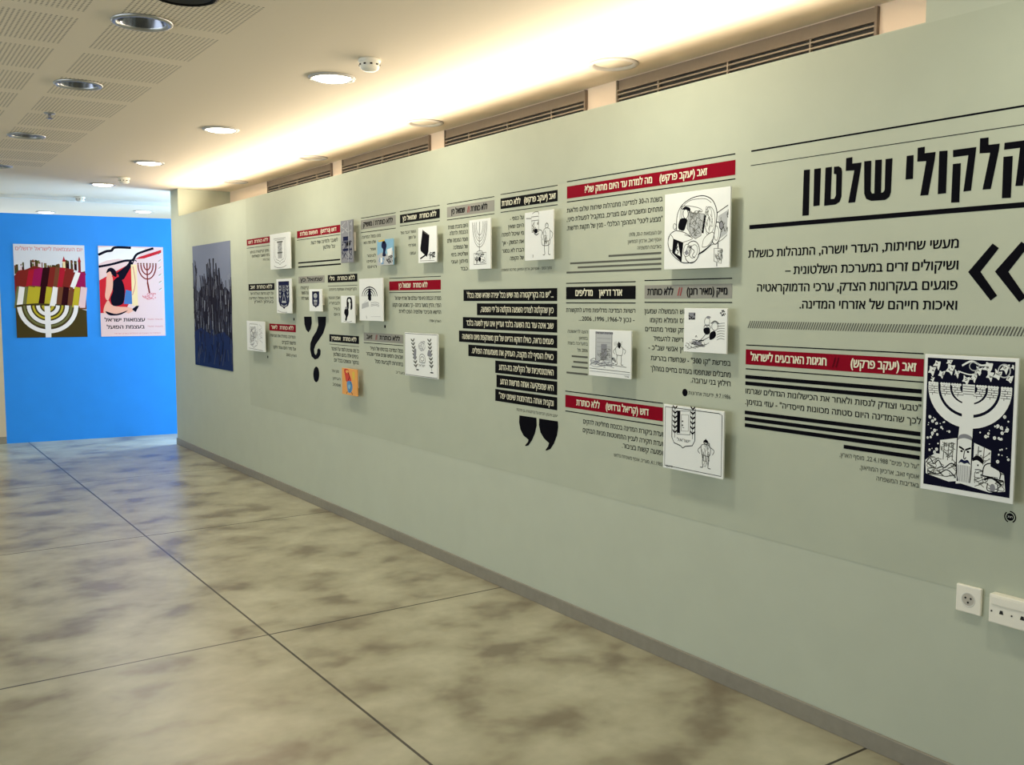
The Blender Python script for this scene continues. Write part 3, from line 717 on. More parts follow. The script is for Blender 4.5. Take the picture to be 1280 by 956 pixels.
def menorah(f, cx, y0, y1, rx, wd, m, arms=3, base=True):
    top = y1; cy = y1
    for i in range(1, arms+1):
        r = rx*i/arms
        f.arc(cx, cy, r, (y1-y0)*.62*(i/arms)**.8, 180, 360, wd, m)
    f.stroke([(cx, y0), (cx, y1)], wd*1.3, m, sm=False)
    if base: f.stroke([(cx-rx*.35, y0), (cx+rx*.35, y0)], wd*1.6, m, sm=False)
def shield(x0, x1, y0, y1):
    cx = (x0+x1)/2; k = (y1-y0)
    return [(x0, y1), (x1, y1), (x1, y0+k*.28), (x1-(x1-x0)*.12, y0+k*.12), (cx+(x1-x0)*.12, y0+k*.07), (cx, y0), (cx-(x1-x0)*.12, y0+k*.07), (x0+(x1-x0)*.12, y0+k*.12), (x0, y0+k*.28)]
def branch(f, x0, y0, x1, y1, m, wd, n=6, s=.06):
    f.stroke([(x0, y0), ((x0+x1)/2, (y0+y1)/2), (x1, y1)], wd, m)
    dx, dy = (x1-x0)/n, (y1-y0)/n; a = math.atan2(dy, dx)
    for i in range(1, n+1):
        for sg in (1, -1):
            b = a+sg*.7; f.ell(x0+dx*i+s*.8*math.cos(b), y0+dy*i+s*.8*math.sin(b), s, s*.32, m, 10, b)
def figure(f, x, y, h, m, wd, lean=0, fillm=None, hat=False):
    """a small standing ink figure with head, torso, arms and legs"""
    w_ = h*.2; X = lambda a, b: (x+a*w_+lean*b*h, y+b*h)
    if fillm: f.fill([X(-.7, .45), X(.7, .45), X(.85, .78), X(.3, .84), X(-.3, .84), X(-.85, .78)], fillm)
    f.stroke([X(-.7, .45), X(-.9, .75), X(-.35, .84), X(.35, .84), X(.9, .75), X(.7, .45), X(-.7, .45)], wd, m)
    f.ring(*X(0, .92), w_*.42, h*.075, wd, m)
    f.stroke([X(-.5, .45), X(-.6, .2), X(-.5, .02), X(-1, 0)], wd*1.3, m); f.stroke([X(.5, .45), X(.55, .2), X(.5, .02), X(1, 0)], wd*1.3, m)
    f.stroke([X(-.85, .76), X(-1.5, .6), X(-1.1, .48)], wd, m); f.stroke([X(.85, .76), X(1.6, .66), X(1.3, .5)], wd, m)
    f.ell(*X(-.15, .93), w_*.06, h*.008, m, 8); f.ell(*X(.15, .93), w_*.06, h*.008, m, 8)
    f.stroke([X(-.3, .96), X(0, 1.0), X(.35, .96)], wd*1.6, m)

def art_shield(f, a):
    f.stroke(shield(.2, .78, .12, .86), .006, G, sm=False, closed=True); f.stroke(shield(.26, .72, .2, .82), .005, G, sm=False, closed=True)
    f.rect(.4, .3, .6, .74, m_lg)
    for x in (.42, .47, .52, .57): f.stroke([(x, .3), (x, .72)], .006, G, sm=False)
    f.rect(.36, .74, .64, .78, G); f.rect(.38, .44, .62, .48, G); f.scribble(.4, .5, .6, .72, 8, .004, K, 3)
    f.stroke([(.2, .1), (.35, .05), (.65, .05), (.8, .1)], .006, G)
def art_greynarrow(f, a):
    f.rect(.03, .02, .97, .98, m_mg); f.scribble(.08, .72, .92, .96, 10, .006, m_lg, 4); f.scribble(.1, .08, .9, .5, 26, .007, m_navy, 5)
    f.rect(.2, .52, .62, .62, m_navy); f.rect(.45, .4, .8, .48, K); f.rect(.2, .28, .7, .34, m_navy); f.stroke([(.6, .98), (.66, .6), (.6, .02)], .01, m_lg); f.stroke([(.78, .95), (.76, .6)], .008, G)
def art_navy(f, a):
    f.fill(shield(.14, .86, .12, .93), m_navy)
    menorah(f, .5, .52, .82, .2, .006, m_lg); f.fill([(.5, .62), (.66, .3), (.34, .3)], m_lg); f.fill([(.5, .56), (.6, .36), (.4, .36)], m_navy)
    f.stroke([(.3, .25), (.5, .2), (.7, .25)], .012, m_lg); branch(f, .25, .35, .25, .75, m_lg, .004, 4, .05); branch(f, .75, .35, .75, .75, m_lg, .004, 4, .05)
    f.stroke([(.06, .08), (.3, .03), (.7, .03)], .005, G)
def art_face(f, a):
    f.fill(shield(.24, .8, .16, .9), m_navy); f.ell(.5, .7, .14, .12, m_lg); f.ell(.46, .72, .02, .02, K, 8); f.ell(.55, .72, .02, .02, K, 8); f.stroke([(.44, .64), (.5, .62), (.57, .65)], .005, K)
    f.fill([(.38, .78), (.42, .88), (.6, .88), (.64, .78), (.5, .82)], K, True); f.fill([(.36, .52), (.64, .52), (.6, .3), (.5, .24), (.4, .3)], m_lg); f.ell(.5, .34, .13, .09, m_mg); f.ring(.5, .34, .13, .09, .006, K)
def art_duo(f, a):
    f.fill([(.46, .9), (.78, .92), (.84, .62), (.8, .5), (.7, .5), (.72, .72), (.6, .74), (.56, .52), (.44, .56)], K, True)
    f.ell(.62, .82, .1, .07, m_paper); f.fill([(.3, .5), (.52, .52), (.56, .34), (.46, .2), (.4, .08), (.3, .1), (.34, .24), (.24, .36)], K, True)
    f.ell(.4, .55, .08, .05, m_mg); f.stroke([(.2, .06), (.5, .04), (.8, .07)], .004, G)
def art_scrib(f, a):
    f.stroke(shield(.16, .62, .1, .9), .006, G, sm=False, closed=True); f.scribble(.2, .2, .58, .84, 26, .005, m_mg, 7); f.scribble(.22, .3, .56, .8, 12, .005, G, 8)
    for y in (.3, .45, .6): f.stroke([(.7, y+.3), (.85, y+.2), (.7, y+.1), (.88, y)], .004, m_mg)
    f.stroke([(.1, .08), (.9, .04)], .005, G)
def art_orange(f, a):
    f.fill([(.16, .95), (.42, .97), (.5, .8), (.62, .6), (.56, .5), (.3, .5), (.22, .7)], m_rp, True); f.ell(.36, .88, .1, .06, m_ora); f.fill([(.36, .5), (.62, .52), (.7, .3), (.6, .12), (.42, .1), (.34, .3)], m_bp, True)
    f.ell(.5, .32, .1, .08, m_lb); f.stroke([(.4, .86), (.5, .7), (.42, .55)], .01, K); f.stroke([(.36, .12), (.3, .04)], .01, K); f.stroke([(.62, .12), (.7, .04)], .01, K)
    f.fill([(.7, .9), (.85, .92), (.85, .6), (.72, .62)], m_yel); f.stroke([(.5, .1), (.62, .4), (.55, .5)], .008, K)
def art_bluepic(f, a):
    f.rect(.0, .42, 1, 1, m_lb); f.fill([(.0, .4), (.3, .5), (.6, .42), (1, .55), (1, 0), (0, 0)], m_lg); f.fill([(.32, .9), (.5, .92), (.6, .75), (.52, .5), (.56, .36), (.34, .36), (.38, .6), (.28, .72)], m_navy, True)
    f.ell(.43, .9, .08, .06, K); f.fill([(.62, .6), (.95, .66), (.9, .4), (.68, .34)], m_paper); f.scribble(.6, .06, .95, .34, 12, .008, K, 3); f.scribble(.1, .05, .5, .3, 10, .007, m_bp, 6); f.rect(.2, .1, .32, .3, m_paper)
    f.fill([(.05, .98), (.5, 1), (.46, .94), (.1, .92)], m_yel)
def art_slab(f, a):
    f.fill([(.25, .93), (.62, .76), (.56, .3), (.48, .16), (.14, .34), (.12, .42)], K); f.stroke([(.25, .93), (.36, .84), (.62, .76)], .006, G, sm=False)
    f.fill([(.1, .14), (.4, .24), (.44, .2), (.12, .1)], K); f.scribble(.5, .14, .92, .28, 12, .006, K, 2); figure(f, .8, .12, .14, K, .004); figure(f, .66, .1, .12, K, .004); f.stroke([(.1, .06), (.9, .05)], .004, G)
def art_menorah(f, a):
    for r, k in ((.34, .005), (.25, .005), (.16, .005), (.3, .003), (.21, .003)):
        f.arc(.5, .9, r, r*1.35, 180, 360, k, G)
    for x in (.16, .25, .34, .5, .66, .75, .84): f.stroke([(x, .9), (x, .95)], .006, G, sm=False)
    f.stroke([(.5, .95), (.48, .6), (.49, .36)], .007, G); f.stroke([(.22, .1), (.22, .32), (.8, .33), (.8, .1), (.22, .1)], .005, G, sm=False)
    f.stroke([(.34, .3), (.4, .36), (.6, .36), (.66, .3)], .005, G); f.ell(.5, .2, .06, .05, K); f.scribble(.28, .13, .74, .3, 14, .004, K, 5); figure(f, .36, .12, .14, K, .004)
def art_tap(f, a):
    f.stroke([(.24, .9), (.5, .9), (.5, .82), (.24, .82)], .005, G, sm=False, closed=True); f.stroke([(.05, .88), (.24, .87)], .006, G); f.stroke([(.28, .96), (.34, .99), (.48, .99), (.5, .93)], .005, G)
    f.stroke([(.26, .82), (.26, .58), (.5, .58), (.5, .82)], .005, G, sm=False, closed=True); f.scribble(.28, .6, .48, .8, 14, .005, G, 4); f.ell(.4, .6, .06, .05, K)
    f.stroke([(.5, .62), (.6, .6), (.64, .52)], .006, G); f.stroke([(.34, .56), (.42, .52), (.5, .55)], .007, K)
    figure(f, .78, .1, .64, G, .0045); f.stroke([(.6, .42), (.64, .3), (.86, .3), (.9, .42)], .005, K); f.scribble(.7, .32, .86, .6, 8, .004, G, 9); f.stroke([(.3, .12), (.3, .06)], .005, K)
def art_palm(f, a):
    for i in range(1, 5): f.arc(.45, .58, .08*i, .05*i+.02, 0, 180, .011, m_dink)
    f.fill([(.4, .74), (.5, .74), (.52, .5), (.46, .46), (.38, .52)], m_dink); f.ell(.45, .56, .06, .05, K)
    f.stroke([(.45, .72), (.45, .82)], .01, K); f.stroke([(.36, .5), (.2, .42), (.12, .3)], .004, m_lg); f.fill([(.12, .4), (.4, .46), (.42, .34), (.1, .28)], m_lg)
    for y in (.42, .38, .35): f.stroke([(.5, y), (.7, y+.02), (.85, y-.01)], .005, m_mg)
    f.stroke([(.3, .12), (.32, .05)], .006, K); f.stroke([(.5, .1), (.9, .11)], .003, m_lg)
def art_plants(f, a):
    f.stroke([(.02, .02), (.98, .02), (.98, .98), (.02, .98)], .006, G, sm=False, closed=True)
    branch(f, .36, .14, .26, .8, G, .005, 8, .05); branch(f, .82, .16, .76, .82, G, .005, 8, .05)
    f.fill([(.3, .62), (.36, .62), (.34, .4), (.28, .42)], m_mg, True); f.fill([(.7, .5), (.82, .5), (.78, .62), (.72, .62)], m_mg, True)
    f.ring(.53, .7, .1, .09, .004, m_mg); f.scribble(.44, .6, .62, .82, 12, .004, m_mg, 3); f.stroke([(.46, .34), (.46, .46), (.5, .52), (.58, .52), (.62, .46), (.62, .34), (.46, .34)], .005, K); f.ring(.54, .42, .05, .05, .005, K)
    f.text(u'ישראל', .42*f.sx+f.ox, .62*f.sx+f.ox, .24*f.sy+f.oy, .05*f.sy, G); f.ell(.4, .16, .04, .015, K); f.ell(.82, .13, .05, .015, K)
def art_car(f, a):
    def c(x, y): t = (x-715)/475; top = 300-65*t; return (t, 1-(y-top)/(825-30*t-top))
    L = lambda *p: [c(*q) for q in p]
    def S(w_, m, *p, **k): f.stroke(L(*p), w_, m, **k)
    def O(x, y, rx, ry, w_, m, fillm=None, rot=0):
        pts = [(x+rx*math.cos(t)*math.cos(rot)-ry*math.sin(t)*math.sin(rot), y+rx*math.cos(t)*math.sin(rot)+ry*math.sin(t)*math.cos(rot)) for t in (2*math.pi*i/22 for i in range(22))]
        if fillm: f.fill(L(*pts), fillm)
        f.stroke(L(*pts), w_, m, sm=False, closed=True)
    f.fill(L((1110, 440), (1172, 400), (1170, 560), (1120, 600)), m_lg); S(.004, K, (1100, 420), (1175, 365)); S(.003, G, (1050, 650), (1130, 610), (1172, 570))
    O(1098, 560, 30, 78, .0042, K, m_paper, .12); O(1098, 560, 17, 50, .003, G); O(1132, 505, 14, 28, .004, K, m_mg)
    f.scribble(.87, .45, .97, .72, 8, .003, G, 4)
    f.fill(L((810, 540), (815, 440), (850, 370), (920, 320), (1000, 302), (1060, 325), (1090, 370), (1100, 430), (1085, 550), (1060, 640), (970, 710), (900, 600)), m_paper, True)
    S(.0044, K, (808, 545), (813, 440), (850, 368), (920, 320), (1000, 302), (1060, 325), (1092, 380), (1100, 440), (1086, 550), (1060, 640), (970, 710))
    S(.003, G, (832, 548), (838, 400), (868, 374), (960, 384), (996, 404), (990, 418)); S(.003, G, (838, 400), (900, 340), (1010, 322), (1060, 350))
    O(1050, 470, 38, 92, .003, G); f.scribble(.65, .42, .76, .78, 12, .0026, G, 8); S(.003, G, (1000, 660), (1012, 600), (1060, 556), (1082, 560)); S(.003, G, (1000, 660), (1040, 650), (1075, 600))
    f.fill(L((898, 418), (1010, 428), (990, 580), (950, 602), (925, 585), (888, 530)), m_lg); S(.0034, G, (898, 418), (1010, 428), (990, 580), (950, 602), (925, 585), (888, 530), sm=False, closed=True)
    f.scribble(.4, .42, .6, .74, 30, .0026, G, 6); f.fill(L((1012, 430), (1024, 440), (1008, 565), (996, 560)), K)
    f.fill(L((838, 466), (888, 468), (880, 510), (862, 548), (822, 530)), K, True); O(876, 430, 18, 34, .0034, K, m_paper); f.fill(L((852, 400), (872, 378), (908, 390), (906, 416), (884, 402)), K, True); S(.0034, K, (850, 380), (846, 470))
    f.fill(L((800, 545), (870, 560), (930, 596), (975, 650), (970, 710), (930, 770), (870, 765), (850, 765), (778, 705), (748, 660), (752, 590)), m_paper, True)
    S(.0042, K, (808, 545), (762, 575), (745, 640), (765, 700)); S(.0036, K, (806, 548), (868, 560), (930, 598)); S(.003, G, (862, 628), (930, 600), (870, 575))
    O(768, 635, 22, 56, .0034, G, None, -.1); O(928, 695, 52, 78, .0042, K, m_paper, .2); O(938, 690, 28, 48, .003, G, None, .25); O(888, 685, 24, 44, .003, G, m_paper, .1)
    f.fill(L((870, 700), (890, 680), (905, 705), (885, 720)), m_mg); f.scribble(.34, .16, .44, .3, 8, .0026, K, 2); S(.0034, K, (925, 670), (945, 690), (930, 720), (950, 735))
    f.fill(L((785, 605), (862, 630), (850, 768), (778, 705)), K); f.fill(L((822, 632), (842, 728), (800, 706)), m_paper); S(.0055, K, (820, 655), (812, 680), (826, 690), (818, 712))
    S(.0036, K, (765, 700), (800, 735), (855, 770), (900, 772), (940, 765)); S(.004, K, (970, 712), (1010, 690), (1060, 645)); O(795, 520, 12, 20, .003, G)
    S(.003, G, (1085, 665), (1140, 668), (1135, 770), (1085, 755), sm=False, closed=True); f.scribble(.8, .08, .9, .22, 14, .0026, G, 3); S(.004, K, (1112, 625), (1112, 665)); S(.004, K, (1105, 765), (1105, 790))
def art_door(f, a):
    f.rect(.17, .34, .56, .93, m_lg); f.stroke([(.17, .34), (.17, .93), (.56, .93), (.56, .34)], .005, K, sm=False); f.rect(.16, .91, .58, .96, m_mg)
    f.text('מדינת ישראל', .17*f.sx+f.ox, .57*f.sx+f.ox, .915*f.sy+f.oy, .035*f.sy, K)
    for y in (.46, .55, .64, .73, .82): f.stroke([(.2, y), (.53, y)], .003, m_mg, sm=False)
    f.rect(.3, .36, .44, .7, m_mg); f.scribble(.22, .36, .52, .6, 18, .003, G, 3)
    figure(f, .73, .28, .46, G, .004); f.fill([(.69, .68), (.72, .76), (.76, .7), (.74, .62)], K, True)
    for i in range(9): f.stroke([(.62+.02*i, .68), (.61+.023*i, .74+.02*(i % 3))], .002, G)
    f.stroke([(.04, .34), (.14, .38), (.2, .32), (.34, .36), (.44, .26), (.62, .3)], .004, G); f.stroke([(.03, .22), (.1, .28), (.3, .24), (.56, .26), (.9, .24)], .004, G)
    f.stroke([(.02, .16), (.98, .14)], .004, G); f.scribble(.05, .2, .6, .33, 22, .003, m_mg, 8); f.scribble(.56, .3, .66, .42, 8, .004, K, 8); f.stroke([(.02, .1), (.98, .09)], .003, m_mg); f.text('אדר', .85*f.sx+f.ox, .96*f.sx+f.ox, .03*f.sy+f.oy, .03*f.sy, K)
def art_row(f, a):
    f.rect(.11, .74, .27, .9, m_mg); f.scribble(.12, .75, .26, .89, 9, .006, K, 4)
    f.ring(.55, .7, .06, .1, .0034, K); f.ell(.58, .8, .05, .03, m_mg); f.fill([(.48, .55), (.6, .57), (.62, .45), (.54, .41), (.48, .46)], K, True); f.stroke([(.48, .56), (.5, .62), (.6, .62), (.64, .55)], .004, K)
    f.ring(.73, .6, .07, .09, .0034, K); f.fill([(.62, .44), (.72, .5), (.76, .42), (.72, .34), (.62, .3)], K, True); f.stroke([(.64, .66), (.73, .72), (.82, .66)], .006, K)
    f.stroke([(.6, .36), (.5, .3), (.4, .26)], .004, K); f.stroke([(.52, .42), (.46, .34), (.36, .24)], .004, K); f.fill([(.2, .26), (.4, .24), (.5, .14), (.3, .16)], m_mg); f.scribble(.2, .14, .5, .28, 14, .003, K, 5)
    for i in range(6): f.stroke([(.1+.05*i, .06+.02*i), (.2+.06*i, .1+.015*i), (.3+.06*i, .08+.03*i)], .003, G)
    for i in range(7): f.stroke([(.78, .3+.06*i), (.86, .34+.055*i), (.95, .32+.06*i)], .003, G)
    f.stroke([(.28, .34), (.3, .38), (.32, .34)], .004, K); f.scribble(.84, .84, .96, .96, 6, .005, K, 3); f.scribble(.05, .1, .2, .24, 8, .003, G, 7)
def art_safe(f, a):
    f.stroke([(.03, .04), (.97, .04), (.97, .94), (.92, .96), (.03, .96)], .005, K, sm=False, closed=True)
    f.stroke([(.15, .98), (.15, .5), (.19, .42), (.3, .39), (.34, .36), (.38, .39), (.5, .42), (.54, .5), (.54, .98)], .006, K, sm=False)
    f.rect(.24, .58, .29, .92, K); f.stroke([(.24, .56), (.46, .58), (.46, .94), (.24, .92)], .005, K, sm=False, closed=True); f.stroke([(.31, .62), (.43, .63), (.43, .88), (.31, .87)], .004, G, sm=False, closed=True)
    f.ell(.33, .77, .012, .014, K, 10); f.ell(.33, .71, .012, .014, K, 10); f.stroke([(.33, .68), (.36, .67)], .004, K)
    branch(f, .2, .5, .2, .95, K, .004, 6, .035); branch(f, .5, .52, .5, .97, K, .004, 6, .035)
    f.text('ישראל', .24*f.sx+f.ox, .46*f.sx+f.ox, .455*f.sy+f.oy, .045*f.sy, K)
    figure(f, .72, .12, .42, K, .004); f.scribble(.66, .14, .78, .5, 14, .003, G, 3); f.fill([(.68, .5), (.72, .56), (.76, .5)], K); f.text('דוש', .06*f.sx+f.ox, .17*f.sx+f.ox, .02*f.sy+f.oy, .032*f.sy, K)
def art_dark(f, a):
    r = random.Random(11)
    f.rect(.035, .04, .965, .975, m_dink)
    # heap of buildings and faces at the foot
    f.fill([(.21, .38), (.4, .41), (.4, .2), (.21, .24)], m_paper); f.fill([(.58, .39), (.76, .35), (.76, .22), (.58, .2)], m_paper)
    f.fill([(.05, .22), (.16, .28), (.4, .27), (.42, .1), (.32, .085), (.06, .12)], m_paper); f.fill([(.62, .28), (.9, .2), (.92, .08), (.76, .055), (.42, .09), (.42, .2)], m_paper)
    for x in (.25, .3, .35, .62, .68): f.stroke([(x, .24), (x+.01, .37)], .0028, G, sm=False)
    f.scribble(.08, .12, .4, .25, 26, .0022, G, 4); f.scribble(.6, .08, .9, .2, 26, .0022, G, 5); f.scribble(.22, .26, .39, .37, 14, .0022, G, 6); f.scribble(.6, .25, .75, .34, 12, .0022, G, 16)
    f.stroke([(.06, .2), (.1, .24), (.15, .2), (.2, .23), (.26, .18), (.34, .22), (.42, .2)], .0035, K); f.stroke([(.08, .14), (.2, .13), (.3, .17), (.4, .12)], .0035, K)
    f.fill([(.68, .24), (.87, .21), (.87, .17), (.68, .17)], m_paper); f.stroke([(.68, .17), (.7, .24), (.78, .26), (.86, .21), (.86, .16)], .0035, K); f.stroke([(.66, .17), (.9, .15)], .004, K); f.stroke([(.7, .14), (.78, .16), (.88, .12)], .006, K); f.ell(.79, .09, .028, .03, m_mg); f.stroke([(.74, .12), (.74, .07), (.84, .07), (.84, .12)], .003, K)
    f.ell(.62, .24, .06, .05, m_paper); f.fill([(.57, .26), (.6, .3), (.67, .29), (.68, .25), (.62, .27)], K, True); f.ell(.63, .235, .008, .008, K, 8); f.stroke([(.6, .2), (.64, .205), (.67, .2)], .003, K)
    # trunk with the long central face
    f.fill([(.42, .52), (.56, .52), (.56, .36), (.56, .1), (.4, .08), (.4, .36)], m_paper)
    f.fill([(.405, .395), (.42, .43), (.48, .445), (.55, .43), (.565, .39), (.55, .405), (.48, .415), (.42, .405)], m_mg, True)
    f.stroke([(.4, .42), (.4, .2), (.42, .1)], .0035, K); f.stroke([(.56, .42), (.56, .2), (.55, .1)], .0035, K)
    f.stroke([(.42, .35), (.455, .34), (.475, .33)], .006, K, sm=False); f.stroke([(.49, .33), (.515, .34), (.55, .35)], .006, K, sm=False); f.ell(.45, .32, .014, .008, K, 10); f.ell(.52, .32, .014, .008, K, 10)
    f.stroke([(.485, .33), (.475, .28), (.487, .265), (.5, .28)], .003, K); f.fill([(.42, .23), (.45, .262), (.485, .255), (.52, .262), (.55, .23), (.52, .24), (.485, .232), (.45, .24)], m_navy, True)
    for i in range(9): f.stroke([(.41+.016*i, .22), (.412+.016*i, .16), (.41+.016*i, .1)], .0022, m_mg)
    # branches of the menorah: nested arcs with brick tips
    def arm(R, ry, wd):
        f.arc(.5, .77, R, ry, 180, 360, wd, m_paper, 22)
        for sg in (-1, 1):
            f.rect(.5+sg*R-wd/f.sx/2, .745, .5+sg*R+wd/f.sx/2, .79, m_paper)
    arm(.39, .245, .034); arm(.255, .15, .032); arm(.135, .075, .026)
    f.fill([(.435, .8), (.565, .8), (.56, .5), (.44, .5)], m_paper)
    for sg in (-1, 1):
        for R, ry in ((.39, .245), (.255, .15), (.135, .075)):
            for k in range(5):
                y = .785-.016*k; xx = R*math.sqrt(max(0, 1-((.77-min(y, .77))/ry)**2)); w_ = .05
                f.stroke([(.5+sg*xx-w_, y), (.5+sg*xx+w_, y)], .0018, K, sm=False)
                x2 = .5+sg*xx+(.012 if k % 2 else -.014); f.stroke([(x2, y), (x2, y-.016)], .0018, K, sm=False)
    for k in range(4): f.stroke([(.44, .785-.018*k), (.56, .785-.018*k)], .0018, K, sm=False)
    for sg in (-1, 1):
        for R in (.39, .255, .135):
            for j in range(4): f.ell(.5+sg*R-.042+.028*j, .792, .016, .01, m_paper, 8)
    # flames and figures above
    for i, (x, y, s) in enumerate([(.09, .88, .055), (.15, .93, .05), (.2, .86, .05), (.3, .9, .06), (.28, .95, .04), (.37, .87, .04), (.47, .83, .05), (.55, .85, .05), (.6, .9, .05), (.7, .93, .06), (.72, .87, .055), (.8, .88, .055), (.87, .93, .05), (.92, .86, .045), (.1, .82, .03), (.95, .94, .03)]):
        pts = []
        for k in range(9):
            a_ = 2*math.pi*k/9; q = s*(1 if k % 2 else .55)*r.uniform(.8, 1.2); pts.append((x+q*math.cos(a_), y+q*.75*math.sin(a_)))
        pts = [(min(.955, max(.045, p[0])), min(.965, p[1])) for p in pts]
        f.fill(pts, m_paper, True, 3); f.scribble(x-s*.45, y-s*.35, x+s*.45, y+s*.3, 3, .0022, G, i)
    f.stroke([(.42, .93), (.52, .965), (.62, .94), (.7, .95)], .006, m_paper); f.ring(.86, .91, .06, .045, .004, m_lg); f.ring(.55, .93, .05, .03, .003, m_lg); f.stroke([(.38, .89), (.5, .87), (.58, .88)], .004, m_paper)
    # stars
    for i in range(190):
        x, y = r.uniform(.06, .94), r.uniform(.27, .72)
        dx = abs(x-.5)
        if dx < .1 or ((dx/.45)**2+((.77-y)/.29)**2) < 1.06 or (y < .42 and dx < .31): continue
        s = r.choice((.006, .009, .013, .017)); f.ell(x, y, s, s*.75, m_paper, 9)
        if s > .012: f.ell(x+.002, y, s*.4, s*.3, m_lg, 7)

board('small white shield emblem print at the top left of the wall display', (337.6, 293.3, 336.6, 362.9, 289.5, 336), art_shield)
board('narrow dark grey picture print right of the two thin lines', (426, 276.4, 327.8, 441.2, 273.8, 329), art_greynarrow, m_mg)
board('white print with a navy shield, below the top left emblem', (345.8, 350.4, 390.7, 364.3, 346.6, 392), art_navy)
board('little white print with a dark face shield above the question mark', (386.6, 361.7, 388.8, 402.4, 361, 389.4), art_face)
board('white print of two black figures left of the palm menorah print', (426.3, 370, 403, 443.3, 369, 404), art_duo)
board('leftmost low white print with grey scribbled drawing', (308.7, 401.4, 437.8, 331, 401.4, 439.6), art_scrib)
board('orange print with a red and blue figure, lowest on the display', (427.5, 459.7, 492.5, 446.4, 462, 495), art_orange, m_ora)
board('small light blue print under a grey banner', (471.6, 300, 331.6, 491.4, 298, 331), art_bluepic, m_lb)
board('white print of a leaning black slab with rubble', (522.8, 284, 328.5, 545.7, 282.7, 327.8), art_slab)
board('pale print of a thin line menorah on a pedestal', (586.6, 276.4, 337.3, 613.2, 271.4, 335.4), art_menorah)
board('white print of a water tap and a standing man', (656, 266.4, 326, 691.5, 261.4, 324), art_tap)
board('white print of a dark arched palm menorah', (449.2, 349.2, 401, 478.5, 346.7, 401), art_palm)
board('square white print of an emblem between two plants', (506, 416, 468, 547.5, 417, 474.7), art_plants)
board('large white print of a bulbous cartoon car', (830.5, 244, 338, 912.5, 232.2, 332.9), art_car, ws=.85)
board('white print of a tall doorway and a small standing figure', (736.2, 413.3, 469, 788.8, 411.8, 474), art_door)
board('white print of two men rowing, in front of the grey caption', (854.9, 384.5, 439.3, 908.6, 386, 442.6), art_row)
board('white framed print of a safe emblem and a figure, lowest centre right', (829.2, 505, 584, 904.5, 513.8, 599.5), art_safe)
board('large dark navy menorah print with white border at the right', (1153.2, 443, 610.7, 1270, 447, 631.2), art_dark, ws=1)

# ------------------------------------------------------------------ posters
def poster_blue(label, u0, u1, v0, v1, art, grp='posters on the blue wall'):
    t = thing('poster', label, 'poster', A0+DD*((u0+u1)/2)+NN*.001+Vector((0, 0, v0)), BLUEROT, grp)
    bm = bmesh.new(); box(bm, -(u1-u0)/2, (u1-u0)/2, 0, v1-v0, 0, .004); mesh_obj('sheet', bm, m_paper, t)
    f = Flat(u1-u0, v1-v0, .0045, -(u1-u0)/2, 0); art(f); f.done('artwork', t)
c_ = lambda n, c: mat('poster_'+n, c, .55, flat=True)
p_sky, p_mag, p_rust, p_red2, p_dk, p_olv, p_yel, p_pink, p_grn = c_('pale_sky', (214, 218, 232)), c_('magenta', (150, 26, 86)), c_('rust', (124, 40, 36)), c_('crimson', (170, 30, 50)), c_('deep_brown', (46, 14, 22)), c_('olive', (72, 62, 34)), c_('mustard', (186, 172, 50)), c_('pale_pink', (226, 196, 206)), c_('sage', (110, 112, 72))
p_brn = c_('brown', (112, 68, 48)); p_wht = c_('white', (236, 234, 240)); p_skin = c_('skin_tone', (232, 176, 160)); p_blu = c_('mid_blue', (70, 120, 190)); p_ltpk = c_('light_rose', (226, 200, 206)); p_pnk2 = c_('rose', (206, 120, 130)); p_crm = c_('cream', (236, 214, 170)); p_nav = c_('night', (16, 16, 34)); p_scar = c_('scarlet', (196, 40, 54))
